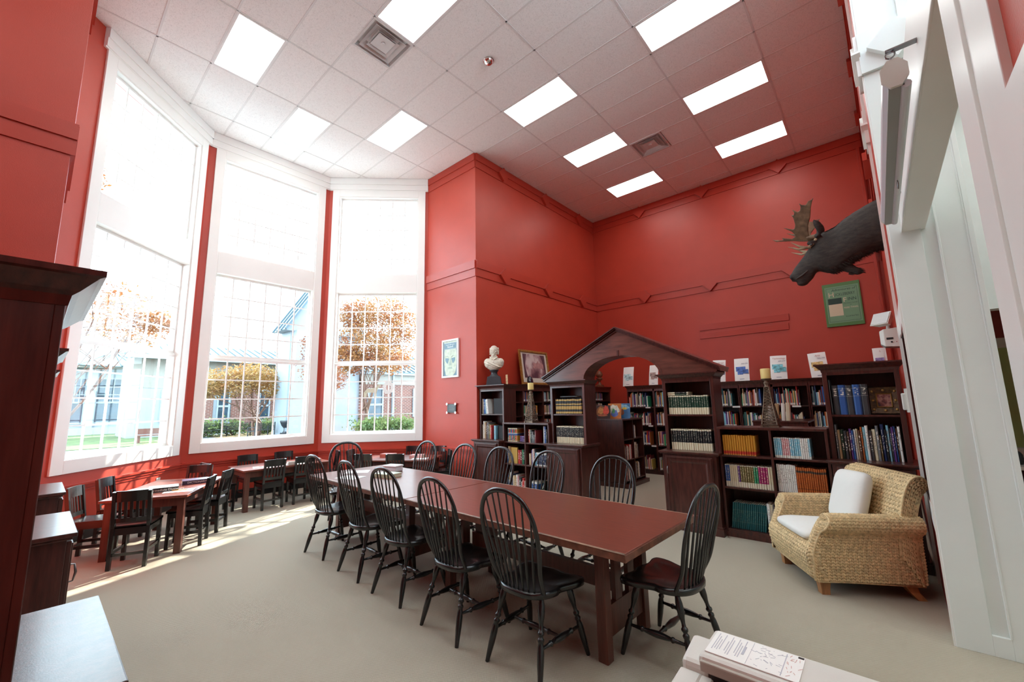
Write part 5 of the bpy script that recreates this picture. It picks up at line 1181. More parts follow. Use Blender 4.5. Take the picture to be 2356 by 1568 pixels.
# ================================================================== WALL THINGS
FUR = mat('dark_brown_fur', (0.027, 0.0195, 0.015), 0.65, var=0.6, vscale=16, stretch=(1, 3, 3), bump=0.9, bscale=110)
HORN = mat('antler_bone', (0.165, 0.105, 0.058), 0.6, var=0.5, vscale=14, bump=0.5, bscale=60)
HORNT = mat('pale_antler', (0.34, 0.26, 0.16), 0.6, var=0.3, vscale=14)
def moose():
    t = thing('moose_head', 'mounted moose head with broad antlers on the right wall', 'moose head', (4.64, 1.10, 3.40))
    o = Vector((4.64, 1.10, 3.40))
    # cross sections: top (x, z), bottom (x, z), half width
    S = [((4.66, 3.72), (4.66, 3.14), .20), ((4.55, 3.685), (4.54, 3.135), .19), ((4.42, 3.63), (4.42, 3.09), .175), ((4.32, 3.575), (4.33, 3.05), .155), ((4.22, 3.505), (4.24, 2.985), .135), ((4.13, 3.475), (4.15, 2.965), .125),
         ((4.06, 3.445), (4.08, 2.995), .120), ((4.00, 3.375), (4.03, 3.025), .108), ((3.955, 3.315), (4.00, 3.01), .090), ((3.905, 3.245), (3.965, 2.95), .078), ((3.855, 3.185), (3.93, 2.915), .076), ((3.805, 3.125), (3.885, 2.900), .084), ((3.768, 3.07), (3.84, 2.905), .084), ((3.752, 3.03), (3.805, 2.925), .065)]
    NS = 18; rr = []
    for (a, b, w_) in S:
        c = Vector(((a[0] + b[0]) / 2, 0, (a[1] + b[1]) / 2)); h = Vector(((a[0] - b[0]) / 2, 0, (a[1] - b[1]) / 2)); ring = []
        for k in range(NS):
            q = 2 * PI * k / NS; cs, sn = math.cos(q), math.sin(q)
            yy = w_ * math.copysign(abs(sn) ** .85, sn) * (1 - .12 * max(0, cs))
            ring.append((c.x + h.x * cs - o.x, yy, c.z + h.z * cs - o.z))
        rr.append(ring)
    m = MB().rings(rr, smooth=True)
    ox = lambda x, y, z: (x - o.x, y, z - o.z)
    m.sphere(ox(3.775, .045, 3.00), (.035, .035, .045)); m.sphere(ox(3.775, -.045, 3.00), (.035, .035, .045))     # nostril swellings
    m.sphere(ox(3.86, 0, 2.915), (.06, .06, .035)); m.sphere(ox(4.0, -.085, 3.36), (.05, .03, .03)); m.sphere(ox(4.0, .085, 3.36), (.05, .03, .03))
    m.tube([ox(4.27, 0, 3.05), ox(4.30, 0, 3.00), ox(4.34, 0, 2.965), ox(4.385, 0, 2.935), ox(4.415, 0, 2.915)], [.07, .055, .045, .04, .012], 10)
    for s in (-1, 1):
        m.tube([ox(4.115, s * .085, 3.46), ox(4.10, s * .125, 3.50), ox(4.075, s * .165, 3.555), ox(4.05, s * .185, 3.60)], [.03, .042, .036, .006], 8)
        m.tube([ox(4.07, s * .075, 3.42), ox(4.055, s * .11, 3.435)], [.035, .03], 8)
    rnd = random.Random(5)
    me = baked(m, 'fur_head', FUR, [('REMESH', dict(mode='VOXEL', voxel_size=.011)), ('SMOOTH', dict(iterations=4, factor=.5))])
    obj('head', me, t)
    # shaggy tufts along the throat, bell and mane
    tf = MB()
    def tuft(p, d, l, r): tf.tube([p, Vector(p) + Vector(d) * l], [r, .0008], 4, False)
    for k in range(900):
        i = rnd.randrange(0, 7); f = rnd.random(); A, B = S[i], S[i + 1]
        bx = A[1][0] + (B[1][0] - A[1][0]) * f; bz = A[1][1] + (B[1][1] - A[1][1]) * f; s = rnd.uniform(-1, 1)
        tuft(ox(bx, s * .09, bz + .02 + .03 * abs(s)), (rnd.uniform(.4, 1.1), s * .2, -.8), rnd.uniform(.025, .055), .0034)
    for k in range(500):
        i = rnd.randrange(0, 5); f = rnd.random(); A, B = S[i], S[i + 1]
        bx = A[0][0] + (B[0][0] - A[0][0]) * f; bz = A[0][1] + (B[0][1] - A[0][1]) * f
        tuft(ox(bx, rnd.uniform(-.05, .05), bz - .012), (.8, rnd.uniform(-.2, .2), .35), rnd.uniform(.03, .06), .0032)
    for k in range(150): tuft(ox(4.29 + .12 * rnd.random(), rnd.uniform(-.03, .03), 2.98 - .05 * rnd.random()), (.7, rnd.uniform(-.3, .3), -.5), .05, .0034)
    s_ = tf.build('shaggy_hair', FUR, t); s_['kind'] = 'stuff'
    EYE = mat('glass_eye', (.004, .003, .003), .05, coat=1.0); NOSE = mat('nose_skin', (.05, .036, .028), .5, var=.3, vscale=20)
    for s in (-1, 1):
        MB().sphere(ox(3.998, s * .103, 3.332), (.017, .010, .014), 12, 8).build('eye', EYE, t)
        MB().sphere(ox(3.762, s * .066, 2.995), (.020, .012, .030), 10, 8).build('nostril', DARK, t)
        MB().tube([ox(3.80, s * .078, 2.955), ox(3.87, s * .082, 2.99), ox(3.93, s * .086, 3.035)], [.006, .012, .005], 6).build('lip', NOSE, t)
        MB().tube([ox(4.112, s * .10, 3.475), ox(4.088, s * .148, 3.53), ox(4.065, s * .172, 3.575)], [.012, .022, .006], 8, flat=.5).build('ear_inside', NOSE, t)
    # palmate antlers: near one traced, far one its mirror image
    A = [(4.053, 1.044, 3.417), (3.988, 1.036, 3.454), (3.986, .999, 3.499), (3.996, .944, 3.562), (4.03, .88, 3.626), (4.053, .80, 3.713), (4.079, .748, 3.766), (4.104, .712, 3.80), (4.073, .739, 3.778), (4.035, .753, 3.777), (4.008, .784, 3.75), (3.972, .786, 3.763), (3.943, .769, 3.795), (3.956, .799, 3.753), (3.946, .83, 3.719), (3.918, .845, 3.713),
         (3.866, .825, 3.758), (3.885, .851, 3.719), (3.875, .874, 3.696), (3.852, .872, 3.707), (3.867, .897, 3.671), (3.87, .951, 3.604), (3.857, .982, 3.572), (3.838, .992, 3.567), (3.73, .983, 3.621), (3.823, 1.01, 3.552), (3.845, 1.032, 3.516), (3.845, 1.054, 3.49), (3.808, 1.072, 3.482), (3.698, 1.074, 3.525), (3.731, 1.091, 3.491), (3.594, 1.102, 3.533), (3.639, 1.115, 3.499), (3.722, 1.105, 3.477), (3.837, 1.086, 3.454), (3.925, 1.082, 3.423), (4.014, 1.059, 3.415)]
    nn = Vector((.25, .75, .62)).normalized()
    for s, nm in ((1, 'near'), (-1, 'far')):
        from mathutils.geometry import tessellate_polygon
        P = [Vector((a[0] - o.x, s * (a[1] - o.y) * 1.0, a[2] - o.z)) for a in A]; n_ = Vector((nn.x, s * nn.y, nn.z)); th = .011
        tri = tessellate_polygon([P]); m = MB(); k = len(P)
        cen = sum(P, Vector()) / k
        front = [p + n_ * th * (.35 if (p - cen).length > .17 else .8) for p in P]; bk = [p - n_ * th * (.35 if (p - cen).length > .17 else .8) for p in P]
        m.add(front + bk, [tuple(q) for q in tri] + [tuple(k + i for i in reversed(q)) for q in tri] + [(i, (i + 1) % k, k + (i + 1) % k, k + i) for i in range(k)])
        me = baked(m, 'antler', HORN, [('REMESH', dict(mode='VOXEL', voxel_size=.006)), ('SMOOTH', dict(iterations=3, factor=.5))])
        a_ = obj('antler', me, t)
        b = MB(); b.tube([ox(4.075, -.075 * s, 3.415), ox(4.03, (1.05 - 1.10 - .02) * s, 3.435), ox(3.96, (1.06 - 1.10) * s, 3.45)], [.024, .026, .018], 8); b.build('beam', HORN, a_)
        m2 = MB()
        m2.tube([ox(3.985, -.075 * s, 3.31), ox(3.93, -.10 * s, 3.312), ox(3.88, -.11 * s, 3.34), ox(3.80, -.115 * s, 3.412)], [.016, .019, .012, .002], 7)
        m2.tube([ox(3.93, -.10 * s, 3.308), ox(3.87, -.12 * s, 3.30), ox(3.77, -.13 * s, 3.357)], [.018, .013, .002], 7)
        m2.tube([ox(4.05, -.075 * s, 3.40), ox(4.01, -.09 * s, 3.34), ox(3.965, -.085 * s, 3.31)], [.018, .016, .018], 7)
        m2.build('brow_tine', HORNT, a_)
moose()
# framed green title poster on the back wall; the drawn figure is left out
PG = mat('poster_green', (.17, .33, .19), .35, var=.05, vscale=3); PGD = mat('poster_border_green', (.09, .22, .07), .35); PINK = mat('poster_dark_ink', (.012, .05, .035), .5); PCR = mat('poster_cream_ink', (.66, .58, .40), .5)
t = thing('title_poster', 'green book title poster on the back wall below the moose head', 'poster', (4.07, 5.13, 2.88)); pw, ph = .565, .84
MB().box(-pw / 2, pw / 2, -.012, .018, 0, ph).build('panel', PGD, t, 0.002); MB().box(-pw / 2 + .035, pw / 2 - .02, -.0145, -.011, .065, ph - .065).build('cover_field', PG, t)
bx = MB()
for (a, b, c, d) in ((-.225, .235, .745, .749), (-.225, .235, .090, .094), (-.227, -.223, .09, .749), (.233, .237, .09, .749)): bx.box(a, b, -.0158, -.0142, c, d)
bx.build('border_line', PINK, t)
def ltr(txt, size, x, z, m, sh=0.0, al='LEFT', sx=1.0): o_ = obj('lettering', text_mesh(txt, size, m, .0006, sh, al), t, loc=(x, -.0150, z), rot=(PI / 2, 0, 0)); o_.scale = (sx, 1, 1)
ltr('Adventures of', .062, .03, .685, PINK, .3, 'CENTER'); ltr('H', .135, -.205, .575, PCR); ltr('UCKLEBERRY', .078, -.118, .585, PINK, 0, 'LEFT', .69); ltr('F', .125, .01, .455, PCR); ltr('INN', .085, .082, .475, PINK, 0, 'LEFT', .85)
ltr("(Tom Sawyer's Comrade).", .030, .118, .418, PINK, .25, 'CENTER', .66); ltr('BY', .02, .12, .385, PINK, 0, 'CENTER'); ltr('MARK TWAIN.', .050, .118, .325, PCR, 0, 'CENTER', .66); ltr('ILLUSTRATED.', .034, .12, .165, PINK, 0, 'CENTER', .9)
MB().box(-.215, -.005, -.0155, -.0143, .20, .44).build('printed_panel', PCR, t); MB().box(-.215, -.005, -.0165, -.0150, .43, .545).build('printed_panel', PINK, t); MB().box(-.215, -.005, -.0165, -.0150, .12, .20).build('printed_panel', PG, t)
# pale framed mask print on the wing wall
t = thing('framed_print', 'white framed book cover print of a pale mask on the wing wall', 'poster', (-1.95, .515, 2.08)); pw, ph = .50, .765
WF = mat('white_picture_frame', (.82, .83, .82), .3); PB_ = mat('print_slate_blue', (.13, .24, .30), .4, var=.1); PM = mat('print_pale_mask', (.52, .60, .47), .4, var=.22, vscale=14); PMD = mat('print_mask_line', (.36, .46, .38), .4, var=.2)
m = MB()
for (a, b, c, d) in ((-pw / 2, pw / 2, 0, .035), (-pw / 2, pw / 2, ph - .035, ph), (-pw / 2, -pw / 2 + .04, .035, ph - .035), (pw / 2 - .04, pw / 2, .035, ph - .035)): m.box(a, b, -.02, .015, c, d)
m.build('frame', WF, t, .002); MB().box(-.21, .21, -.006, -.002, .035, ph - .035).build('print_ground', PB_, t)
MB().prism([(-.17, .16), (-.13, .05), (-.05, .037), (.08, .037), (.16, .10), (.185, .25), (.19, .45), (.18, .565), (-.18, .565), (-.19, .40)], lambda a, b, d: (a, d, b), -.008, -.006).build('printed_mask', PM, t)
MB().box(-.195, .195, -.0085, -.006, .565, .70).build('title_panel', PB_, t); MB().box(-.20, .20, -.0075, -.0055, .70, .728).build('printed_texture', PM, t)
bx = MB()
for (a, b, c, d) in ((-.185, .185, .690, .694), (-.185, .185, .572, .576), (-.187, -.183, .572, .694), (.183, .187, .572, .694)): bx.box(a, b, -.0095, -.008, c, d)
bx.box(-.13, -.03, -.0095, -.008, .655, .661); bx.box(.03, .13, -.0095, -.008, .655, .661); bx.sphere((0, -.0085, .658), (.010, .002, .016), 8, 6); bx.build('title_rule', WF, t)
o_ = obj('lettering', text_mesh('Beowulf', .052, WF, .0006, 0, 'CENTER'), t, loc=(0, -.009, .600), rot=(PI / 2, 0, 0))
for s in (-1, 1):
    MB().prism([(s * .035, .375), (s * .045, .385), (s * .15, .395), (s * .145, .34), (s * .10, .285), (s * .075, .285)], lambda a, b, d: (a, d, b), -.010, -.008).build('printed_eye', PB_, t)
    MB().tube([(s * .03, -.009, .40), (s * .09, -.009, .435), (s * .16, -.009, .415)], .007, 5, flat=.3).build('printed_brow', PMD, t)
MB().prism([(-.02, .38), (.02, .38), (.035, .24), (-.035, .24)], lambda a, b, d: (a, d, b), -.0095, -.008).build('printed_nose', PMD, t); MB().prism([(-.07, .17), (.07, .17), (.05, .21), (-.05, .21)], lambda a, b, d: (a, d, b), -.0095, -.008).build('printed_mouth', PMD, t)
t = thing('plaque', 'small dark plaque held by four chrome studs on the wing wall', 'plaque', (-1.90, .52, 1.395))
MB().box(-.125, .125, -.022, -.012, 0, .165).build('plate', mat('slate_plaque', (.022, .028, .030), .25, var=.1), t)
for x in (-.125, .125):
    for z in (0, .165): MB().cyl((x, .01, z), (x, -.036, z), .022, n=14).build('stud', CHROME, t)
PLQ = mat('plaque_engraving', (.16, .20, .20), .5); m = MB()
for k in range(5): m.box(-.085 + .006 * (k % 2), .085 - .01 * (k % 3), -.0235, -.0215, .135 - .022 * k, .141 - .022 * k)
m.build('engraved_line', PLQ, t)
# emergency light, chime box, outlet
t = thing('emergency_light', 'white emergency light unit with a tilted lamp head beside the moose', 'light', (4.62, .70, 2.02))
m = MB(); rr = [[(-.01 - .0, -.10, 0), (-.01, .10, 0), (-.01, .10, .19), (-.01, -.10, .19)], [(-.12, -.10, .01), (-.12, .10, .01), (-.12, .10, .18), (-.12, -.10, .18)], [(-.15, -.08, .035), (-.15, .08, .035), (-.15, .08, .165), (-.15, -.08, .165)]]; m.rings(rr); m.build('housing', PLASTIC, t, .004)
MB().box(-.105, -.055, -.103, -.099, .075, .095).build('display_slot', DARK, t); MB().cyl((-.07, -.099, .05), (-.07, -.106, .05), .008, n=10).build('test_button', DARK, t); MB().sphere((-.035, -.101, .05), .004, 8, 6).build('indicator_light', mat('red_indicator', (.5, .02, .02), .3), t)
for y_ in (-.045,):
    MB().cyl((-.08, y_, .185), (-.08, y_, .235), .016, .012, 10).build('swivel', PLASTIC, t)
    q = MB(); q.rings([[(-.055, -.05, -.05), (.055, -.05, -.05), (.055, .05, -.05), (-.055, .05, -.05)], [(-.085, -.07, .02), (.085, -.07, .02), (.085, .07, .02), (-.085, .07, .02)]]); hd = q.build('lamp_head', PLASTIC, t, .004, loc=(-.115, y_ - .01, .285), rot=(math.radians(62), 0, math.radians(-38)))
    LENS = mat('ribbed_clear_lens', (.62, .62, .60), .12, bump=.8, bscale=60, stretch=(1, 8, 1)); MB().box(-.078, .078, -.063, .063, .018, .026).build('lens', LENS, hd)
t = thing('chime_box', 'white plastic box on the ribbed white casing above the wicker armchair', 'chime', (XW(.32) - .03, .32, 1.42))
MB().box(-.035, 0, -.06, .06, 0, .15).build('cover', PLASTIC, t, .008); MB().box(-.01, .006, -.066, .066, -.02, .19).build('backplate', PLASTIC, t, .002)
fn1 = FACETS[0][1]; m = MB(); fbox(m, fn1, .40, .475, .42, .54, 0, .006); t = tag(m.build('power_outlet', PLASTIC, None, .002), 'cream wall outlet plate below the leftmost window', 'outlet')
m = MB(); fbox(m, fn1, .425, .450, .44, .475, .006, .009); fbox(m, fn1, .425, .450, .485, .52, .006, .009); m.build('socket', mat('socket_face', (.55, .53, .47), .4), t)
# projector screen hanging along the header
ALU = mat('white_screen_housing', (.66, .67, .72), .3); ALUD = mat('grey_screen_housing', (.30, .31, .30), .4)
t = thing('projection_screen', 'rolled up projection screen in a long white housing hung along the opening', 'projection screen', (4.575, -2.9, 2.72))
o8 = [(.037 * math.cos(PI / 8 + PI / 4 * k), .042 * math.sin(PI / 8 + PI / 4 * k) * 1.25) for k in range(8)]
MB().prism(o8, lambda a, b, d: (a, d, b), 0, 1.62).build('housing', ALU, t, .002); MB().prism([(a * 1.12, b * 1.12) for a, b in o8], lambda a, b, d: (a, d, b), -.012, 0).build('end_cap', PLASTIC, t, .002); MB().prism([(a * 1.12, b * 1.12) for a, b in o8], lambda a, b, d: (a, d, b), 1.62, 1.632).build('end_cap', PLASTIC, t, .002)
MB().box(-.022, .022, .0, 1.62, -.055, -.043).build('slot_strip', ALUD, t); MB().cyl((.027, .0, -.052), (.027, 1.62, -.052), .015, n=10).build('roller_bar', ALU, t); MB().tube([(.02, .85, -.075), (.02, .83, -.10), (.02, .86, -.115), (.02, .89, -.10), (.02, .87, -.075)], .003, 6).build('pull_loop', STEEL, t)
for y_ in (.03, 1.55):
    MB().tube([(0, y_, .06), (0, y_, .085)], .004, 6).build('hook', STEEL, t); MB().tube([(.014 * math.cos(2 * PI * k / 10), y_, .10 + .014 * math.sin(2 * PI * k / 10)) for k in range(10)], .003, 5, closed=True).build('hook_ring', STEEL, t)
    b = MB(); b.box(-.012, .085, y_ - .012, y_ + .012, .112, .118); b.box(.079, .085, y_ - .012, y_ + .012, .03, .118); b.build('wall_bracket', STEEL, t)

# ================================================================== THINGS ON THE TABLES
def thick_book(name, label, loc, rz, l, w_, h, cov, spine=None, sm=None, group=None):
    t = thing(name, label, 'book', loc, rz, group)
    MB().box(-l / 2, l / 2, -w_ / 2, w_ / 2, 0, .003).build('back_cover', cov, t); MB().box(-l / 2, l / 2, -w_ / 2, w_ / 2, h - .003, h).build('front_cover', cov, t); MB().box(-l / 2, l / 2, -w_ / 2, -w_ / 2 + .004, .003, h - .003).build('spine', sm or cov, t)
    MB().box(-l / 2 + .004, l / 2 - .004, -w_ / 2 + .004, w_ / 2 - .006, .003, h - .003).build('pages', PAGES, t)
    if spine: obj('lettering', text_mesh(spine, h * .68, mat('cover_white_ink', (.75, .74, .70), .5), .0004, 0, 'CENTER'), t, loc=(.02, -w_ / 2 - .0005, h * .26), rot=(PI / 2, 0, 0))
    return t
ZT = .6205
CBLK = mat('dictionary_black_cover', (.014, .014, .018), .3); CTEAL = mat('dictionary_pale_cover', (.42, .50, .50), .35, var=.2); CNVY = mat('dictionary_navy_cover', (.02, .015, .045), .3, var=.2)
t = thick_book('dictionary', 'dictionary with black spine reading Intermediate Dictionary on the leftmost low table', (-2.02, -3.78, ZT), math.radians(80), .27, .20, .05, CTEAL, 'Intermediate Dictionary', CBLK)
MB().cyl((-.115, -.1005, .025), (-.115, -.102, .025), .014, n=14).build('spine_emblem', mat('orange_emblem', (.55, .20, .08), .5), t)
thick_book('dictionary', 'navy dictionary with patterned cover on the leftmost low table', (-2.34, -3.42, ZT), math.radians(82), .26, .19, .048, mat('navy_pattern_cover', (.10, .06, .12), .35, var=.8, vscale=30), 'DICTIONARY', CNVY)
def sheet(label, loc, rz, l=.28, w_=.216, group='loose sheets on the tables', m=PAPER): tag(MB().grid(lambda u, v: (-l / 2 + l * u, -w_ / 2 + w_ * v, .0012 + .0012 * math.sin(5 * u + 3 * v)), 5, 4).build('paper_sheet', m, None, loc=loc, rot=(0, 0, rz)), label, 'paper', group)
sheet('loose white sheet under a pencil on the leftmost low table, nearest the camera', (-1.86, -3.66, ZT), 1.2); sheet('loose white sheet at the far end of the leftmost low table', (-2.60, -3.22, ZT), .5); sheet('loose white sheet at the wall side of the leftmost low table', (-2.30, -3.95, ZT), .9)
YELP = mat('pencil_yellow', (.6, .32, .04), .4)
def pencil(label, loc, rz, m): t = thing('pencil', label, 'pencil', loc, rz, 'pencils on the low tables'); MB().cyl((-.08, 0, 0), (.07, 0, 0), .0042, n=6).build('barrel', m, t); MB().cyl((.07, 0, 0), (.088, 0, 0), .0042, .0006, 6).build('tip', OAK, t)
pencil('yellow pencil on the sheet at the near end of the leftmost low table', (-1.86, -3.66, ZT + .0085), .9, YELP); pencil('dark pencil at the far end of the leftmost low table', (-2.58, -3.16, ZT + .0085), .3, DARK); pencil('dark pencil on the sheet on the middle low table', (-3.12, -2.38, ZT + .0085), 1.1, DARK)
sheet('loose white sheet on the left half of the middle low table', (-3.15, -2.36, ZT), 1.3); sheet('loose white sheet at the middle of the middle low table', (-3.10, -1.90, ZT), 1.6)
thick_book('workbook', 'pale pink book lying on the right half of the middle low table', (-3.30, -1.55, ZT), 1.4, .30, .22, .03, mat('pale_pink_cover', (.55, .32, .28), .4, var=.1))
t = thing('pencil_tray', 'small white tray standing on the middle low table', 'tray', (-3.02, -1.98, ZT), 1.5); m = MB(); m.box(-.06, .06, -.04, .04, 0, .004); m.box(-.06, .06, -.04, -.036, 0, .05); m.box(-.06, .06, .036, .04, 0, .05); m.box(-.06, -.056, -.04, .04, 0, .05); m.box(.056, .06, -.04, .04, 0, .05); m.build('tray', PLASTIC, t); MB().box(-.045, .045, -.025, .025, .004, .035).build('cards', PAPER, t)
thick_book('book', 'red covered thick book on the left half of the rightmost low table', (-2.52, -.48, ZT), .5, .25, .18, .06, mat('brick_red_cover', (.40, .07, .04), .4, var=.2)); thick_book('book', 'pink covered thick book on the right half of the rightmost low table', (-1.98, -.22, ZT), .6, .25, .19, .05, mat('rose_cover', (.55, .28, .26), .4, var=.2))
sheet('loose white sheet at the right end of the rightmost low table', (-1.80, -.30, ZT), .7); sheet('loose white sheet at the middle of the rightmost low table', (-2.28, -.50, ZT), .4)
ZL = .7405
thick_book('notebook', 'pale green covered book lying on the window half of the long table', (.02, -2.09, ZL), .22, .25, .19, .04, mat('pale_green_cover', (.42, .48, .32), .4, var=.08))
t = thing('tissue_box', 'white plastic box on the window half of the long table', 'box', (-.28, -1.83, ZL), .3); MB().box(-.10, .10, -.07, .07, 0, .055).build('tub', mat('frosted_plastic', (.68, .71, .74), .3), t, .012); MB().box(-.105, .105, -.075, .075, .055, .078).build('lid', mat('frosted_lid', (.78, .80, .82), .3), t, .008)
sheet('loose white sheet on the window half of the long table, nearer edge', (-.30, -2.38, ZL), .3); sheet('loose white sheet on the window half of the long table, farther in', (-.62, -2.12, ZL), .9)

# ================================================================== COPIER
t = thing('copier', 'off-white office copier with document feeder at the bottom right corner', 'copier', (4.30, -4.05, 0))
MB().box(-.26, .32, -.26, .27, .0, .86).build('cabinet', PLASTIC, t, .012); MB().box(-.29, .33, -.28, .30, .86, .93).build('scanner_bed', PLASTIC, t, .012)
def wedge(x0, x1, y0, y1, z0, za, zb): return MB().add([(x0, y0, z0), (x1, y0, z0), (x1, y1, z0), (x0, y1, z0), (x0, y0, za), (x1, y0, zb), (x1, y1, zb), (x0, y1, za)], [(3, 2, 1, 0), (4, 5, 6, 7), (0, 1, 5, 4), (1, 2, 6, 5), (2, 3, 7, 6), (3, 0, 4, 7)])
def slab(x0, x1, y0, y1, z0, zn, zf): return MB().add([(x0, y0, z0), (x1, y0, z0), (x1, y1, z0), (x0, y1, z0), (x0, y0, zn), (x1, y0, zn), (x1, y1, zf), (x0, y1, zf)], [(3, 2, 1, 0), (4, 5, 6, 7), (0, 1, 5, 4), (1, 2, 6, 5), (2, 3, 7, 6), (3, 0, 4, 7)])
slab(-.305, -.245, .205, .297, .93, .972, .990).build('feeder_end', PLASTIC, t, .010); slab(-.307, -.258, .06, .207, .93, .946, .956).build('feeder_shoulder', PLASTIC, t, .006); slab(-.262, -.235, .06, .205, .93, .94, .955).build('tray_guide', PLASTIC, t, .004)
slab(-.256, .34, .172, .304, .984, 1.010, 1.012).build('feeder_lid', PLASTIC, t, .010); MB().box(-.25, .34, .165, .176, .982, 1.003).build('lid_lip', mat('beige_lid_lip', (.42, .39, .33), .5), t, .003)
slab(-.25, .33, -.20, .20, .93, .936, .940).build('paper_tray', PLASTICD, t); MB().box(-.24, .33, .20, .29, .93, .984).build('feed_slot', DARK, t); MB().box(-.18, .32, -.28, -.19, .93, .955).build('front_ledge', PLASTIC, t, .01); MB().box(-.375, -.30, -.10, .147, .88, .93).build('side_panel', PLASTIC, t, .012)
lab = MB().box(-.246, -.076, .192, .292, 1.0108, 1.0128).build('instruction_label', PAPER, t); INK = mat('label_grey_ink', (.50, .51, .57), .6); INR = mat('label_red_ink', (.66, .36, .32), .6)
m = MB(); rnd = random.Random(3); zl = 1.0131
for k in range(13):
    if k in (4, 8): continue
    x_ = -.238 + .0046 * k; m.box(x_, x_ + .0014, .205 + .02 * rnd.random(), .284 - .012 * (k % 3), zl - .0003, zl + .0001)
m.box(-.1815, -.178, .225, .26, zl - .0003, zl + .0001); m.box(-.169, -.1685, .195, .289, zl - .0003, zl + .0001)
for k in range(34): x_, y_ = -.163 + .052 * rnd.random(), .200 + .085 * rnd.random(); m.bar((x_, y_, zl), (x_ + rnd.uniform(-.010, .010), y_ + rnd.uniform(-.010, .010), zl), .0010, .0002)
m.box(-.108, -.1065, .197, .285, zl - .0003, zl + .0001); m.build('printed_lines', INK, lab)
m = MB()
for k in range(16): x_, y_ = -.102 + .020 * rnd.random(), .200 + .085 * rnd.random(); m.bar((x_, y_, zl), (x_ + rnd.uniform(-.007, .007), y_ + rnd.uniform(-.010, .010), zl), .0010, .0002)
m.build('printed_marks', INR, lab)
MB().box(-.088, -.078, .283, .289, 1.0125, 1.0135).build('arrow_mark', DARK, t)
# dark desk and monitor in the room beyond
t = thing('computer_monitor', 'black monitor edge on a desk in the room beyond the opening', 'monitor', (5.62, 2.28, .80)); MB().box(-.02, .42, -.02, .02, .03, .40).build('screen', DARK, t, .004); MB().box(.12, .28, -.08, .08, 0, .015).build('foot', DARK, t); MB().box(.18, .22, -.01, .01, .015, .1).build('stem', DARK, t)
t = thing('office_desk', 'pale topped dark desk below the far window in the room beyond', 'desk', (5.45, 2.2, 0)); MB().box(-.05, 2.0, -.30, .26, .765, .80).build('desk_top', mat('pale_laminate', (.5, .47, .42), .4), t); MB().box(0, 1.95, -.28, .25, .05, .765).build('desk_body', DARK, t)
tag(MB().lathe([(.045, 0), (.055, .03), (.055, .10), (.04, .13), (.02, .14)], 14).build('black_cup', DARK, None, loc=(5.42, 2.12, .80)), 'small black cup on the desk beside the monitor in the far room', 'cup')

# ================================================================== COURTYARD OUTSIDE THE BAY
PAVE = mat('concrete_paving', (0.20, 0.21, 0.22), 0.9, var=0.15, vscale=1.2); LAWN = mat('lawn_grass', (0.055, 0.085, 0.02), 0.95, var=0.5, vscale=3, bump=.6, bscale=40)
EXTW = mat('exterior_white_siding', (0.25, 0.29, 0.32), 0.6, var=0.04); EXTC = mat('exterior_cream_fascia', (0.24, 0.23, 0.20), 0.6, var=0.05); ROOF = mat('blue_grey_metal_roof', (0.16, 0.21, 0.23), 0.5, var=0.08); ROOFR = mat('roof_seam_metal', (0.05, 0.09, 0.115), 0.5)
EXTG = mat('exterior_window_glass', (0.035, 0.06, 0.085), 0.1, var=.4, vscale=2); BARK = mat('smooth_bark', (0.14, 0.075, 0.05), 0.8, var=0.3, vscale=12); IRONB = mat('black_bench_iron', (0.012, 0.014, 0.018), 0.4)
def brick_mat():
    m = bpy.data.materials.new('red_brick_wall'); m.use_nodes = True; nt = m.node_tree; b = nt.nodes['Principled BSDF']; b.inputs['Roughness'].default_value = .85
    g = N(nt, 'ShaderNodeNewGeometry'); mp = N(nt, 'ShaderNodeMapping'); mp.inputs['Rotation'].default_value = (0, PI / 2, 0); mp.inputs['Rotation'].default_value = (PI / 2, 0, PI / 2)
    sp = N(nt, 'ShaderNodeSeparateXYZ'); L(nt, g.outputs['Position'], sp.inputs[0]); cb = N(nt, 'ShaderNodeCombineXYZ'); L(nt, sp.outputs[1], cb.inputs[0]); L(nt, sp.outputs[2], cb.inputs[1])
    k = N(nt, 'ShaderNodeTexBrick'); k.inputs['Scale'].default_value = 1.0; k.inputs['Brick Width'].default_value = .30; k.inputs['Row Height'].default_value = .10; k.inputs['Mortar Size'].default_value = .012
    k.inputs['Color1'].default_value = (.16, .05, .035, 1); k.inputs['Color2'].default_value = (.11, .038, .03, 1); k.inputs['Mortar'].default_value = (.28, .23, .20, 1)
    L(nt, cb.outputs[0], k.inputs['Vector']); L(nt, k.outputs[0], b.inputs['Base Color']); return m
BRICK = brick_mat()
GZ = -0.15
tag(MB().box(-90, -4.62, -60, 70, GZ - .2, GZ).build('courtyard_paving', PAVE), 'pale concrete courtyard paving outside the windows', 'paving', kind='structure')
MB_ = MB().box(-40, -23, -30, 1.6, GZ, GZ + .02); tag(MB_.build('lawn', LAWN), 'sunlit green lawn beyond the leftmost window', 'lawn', kind='stuff')
tag(MB().box(-29.5, -24.5, 2.5, 12, GZ, GZ + .02).build('planting_bed', mat('leaf_litter_bed', (.16, .11, .05), .95, var=.5, vscale=2)), 'leaf strewn planting bed beyond the middle window', 'bed', kind='stuff')
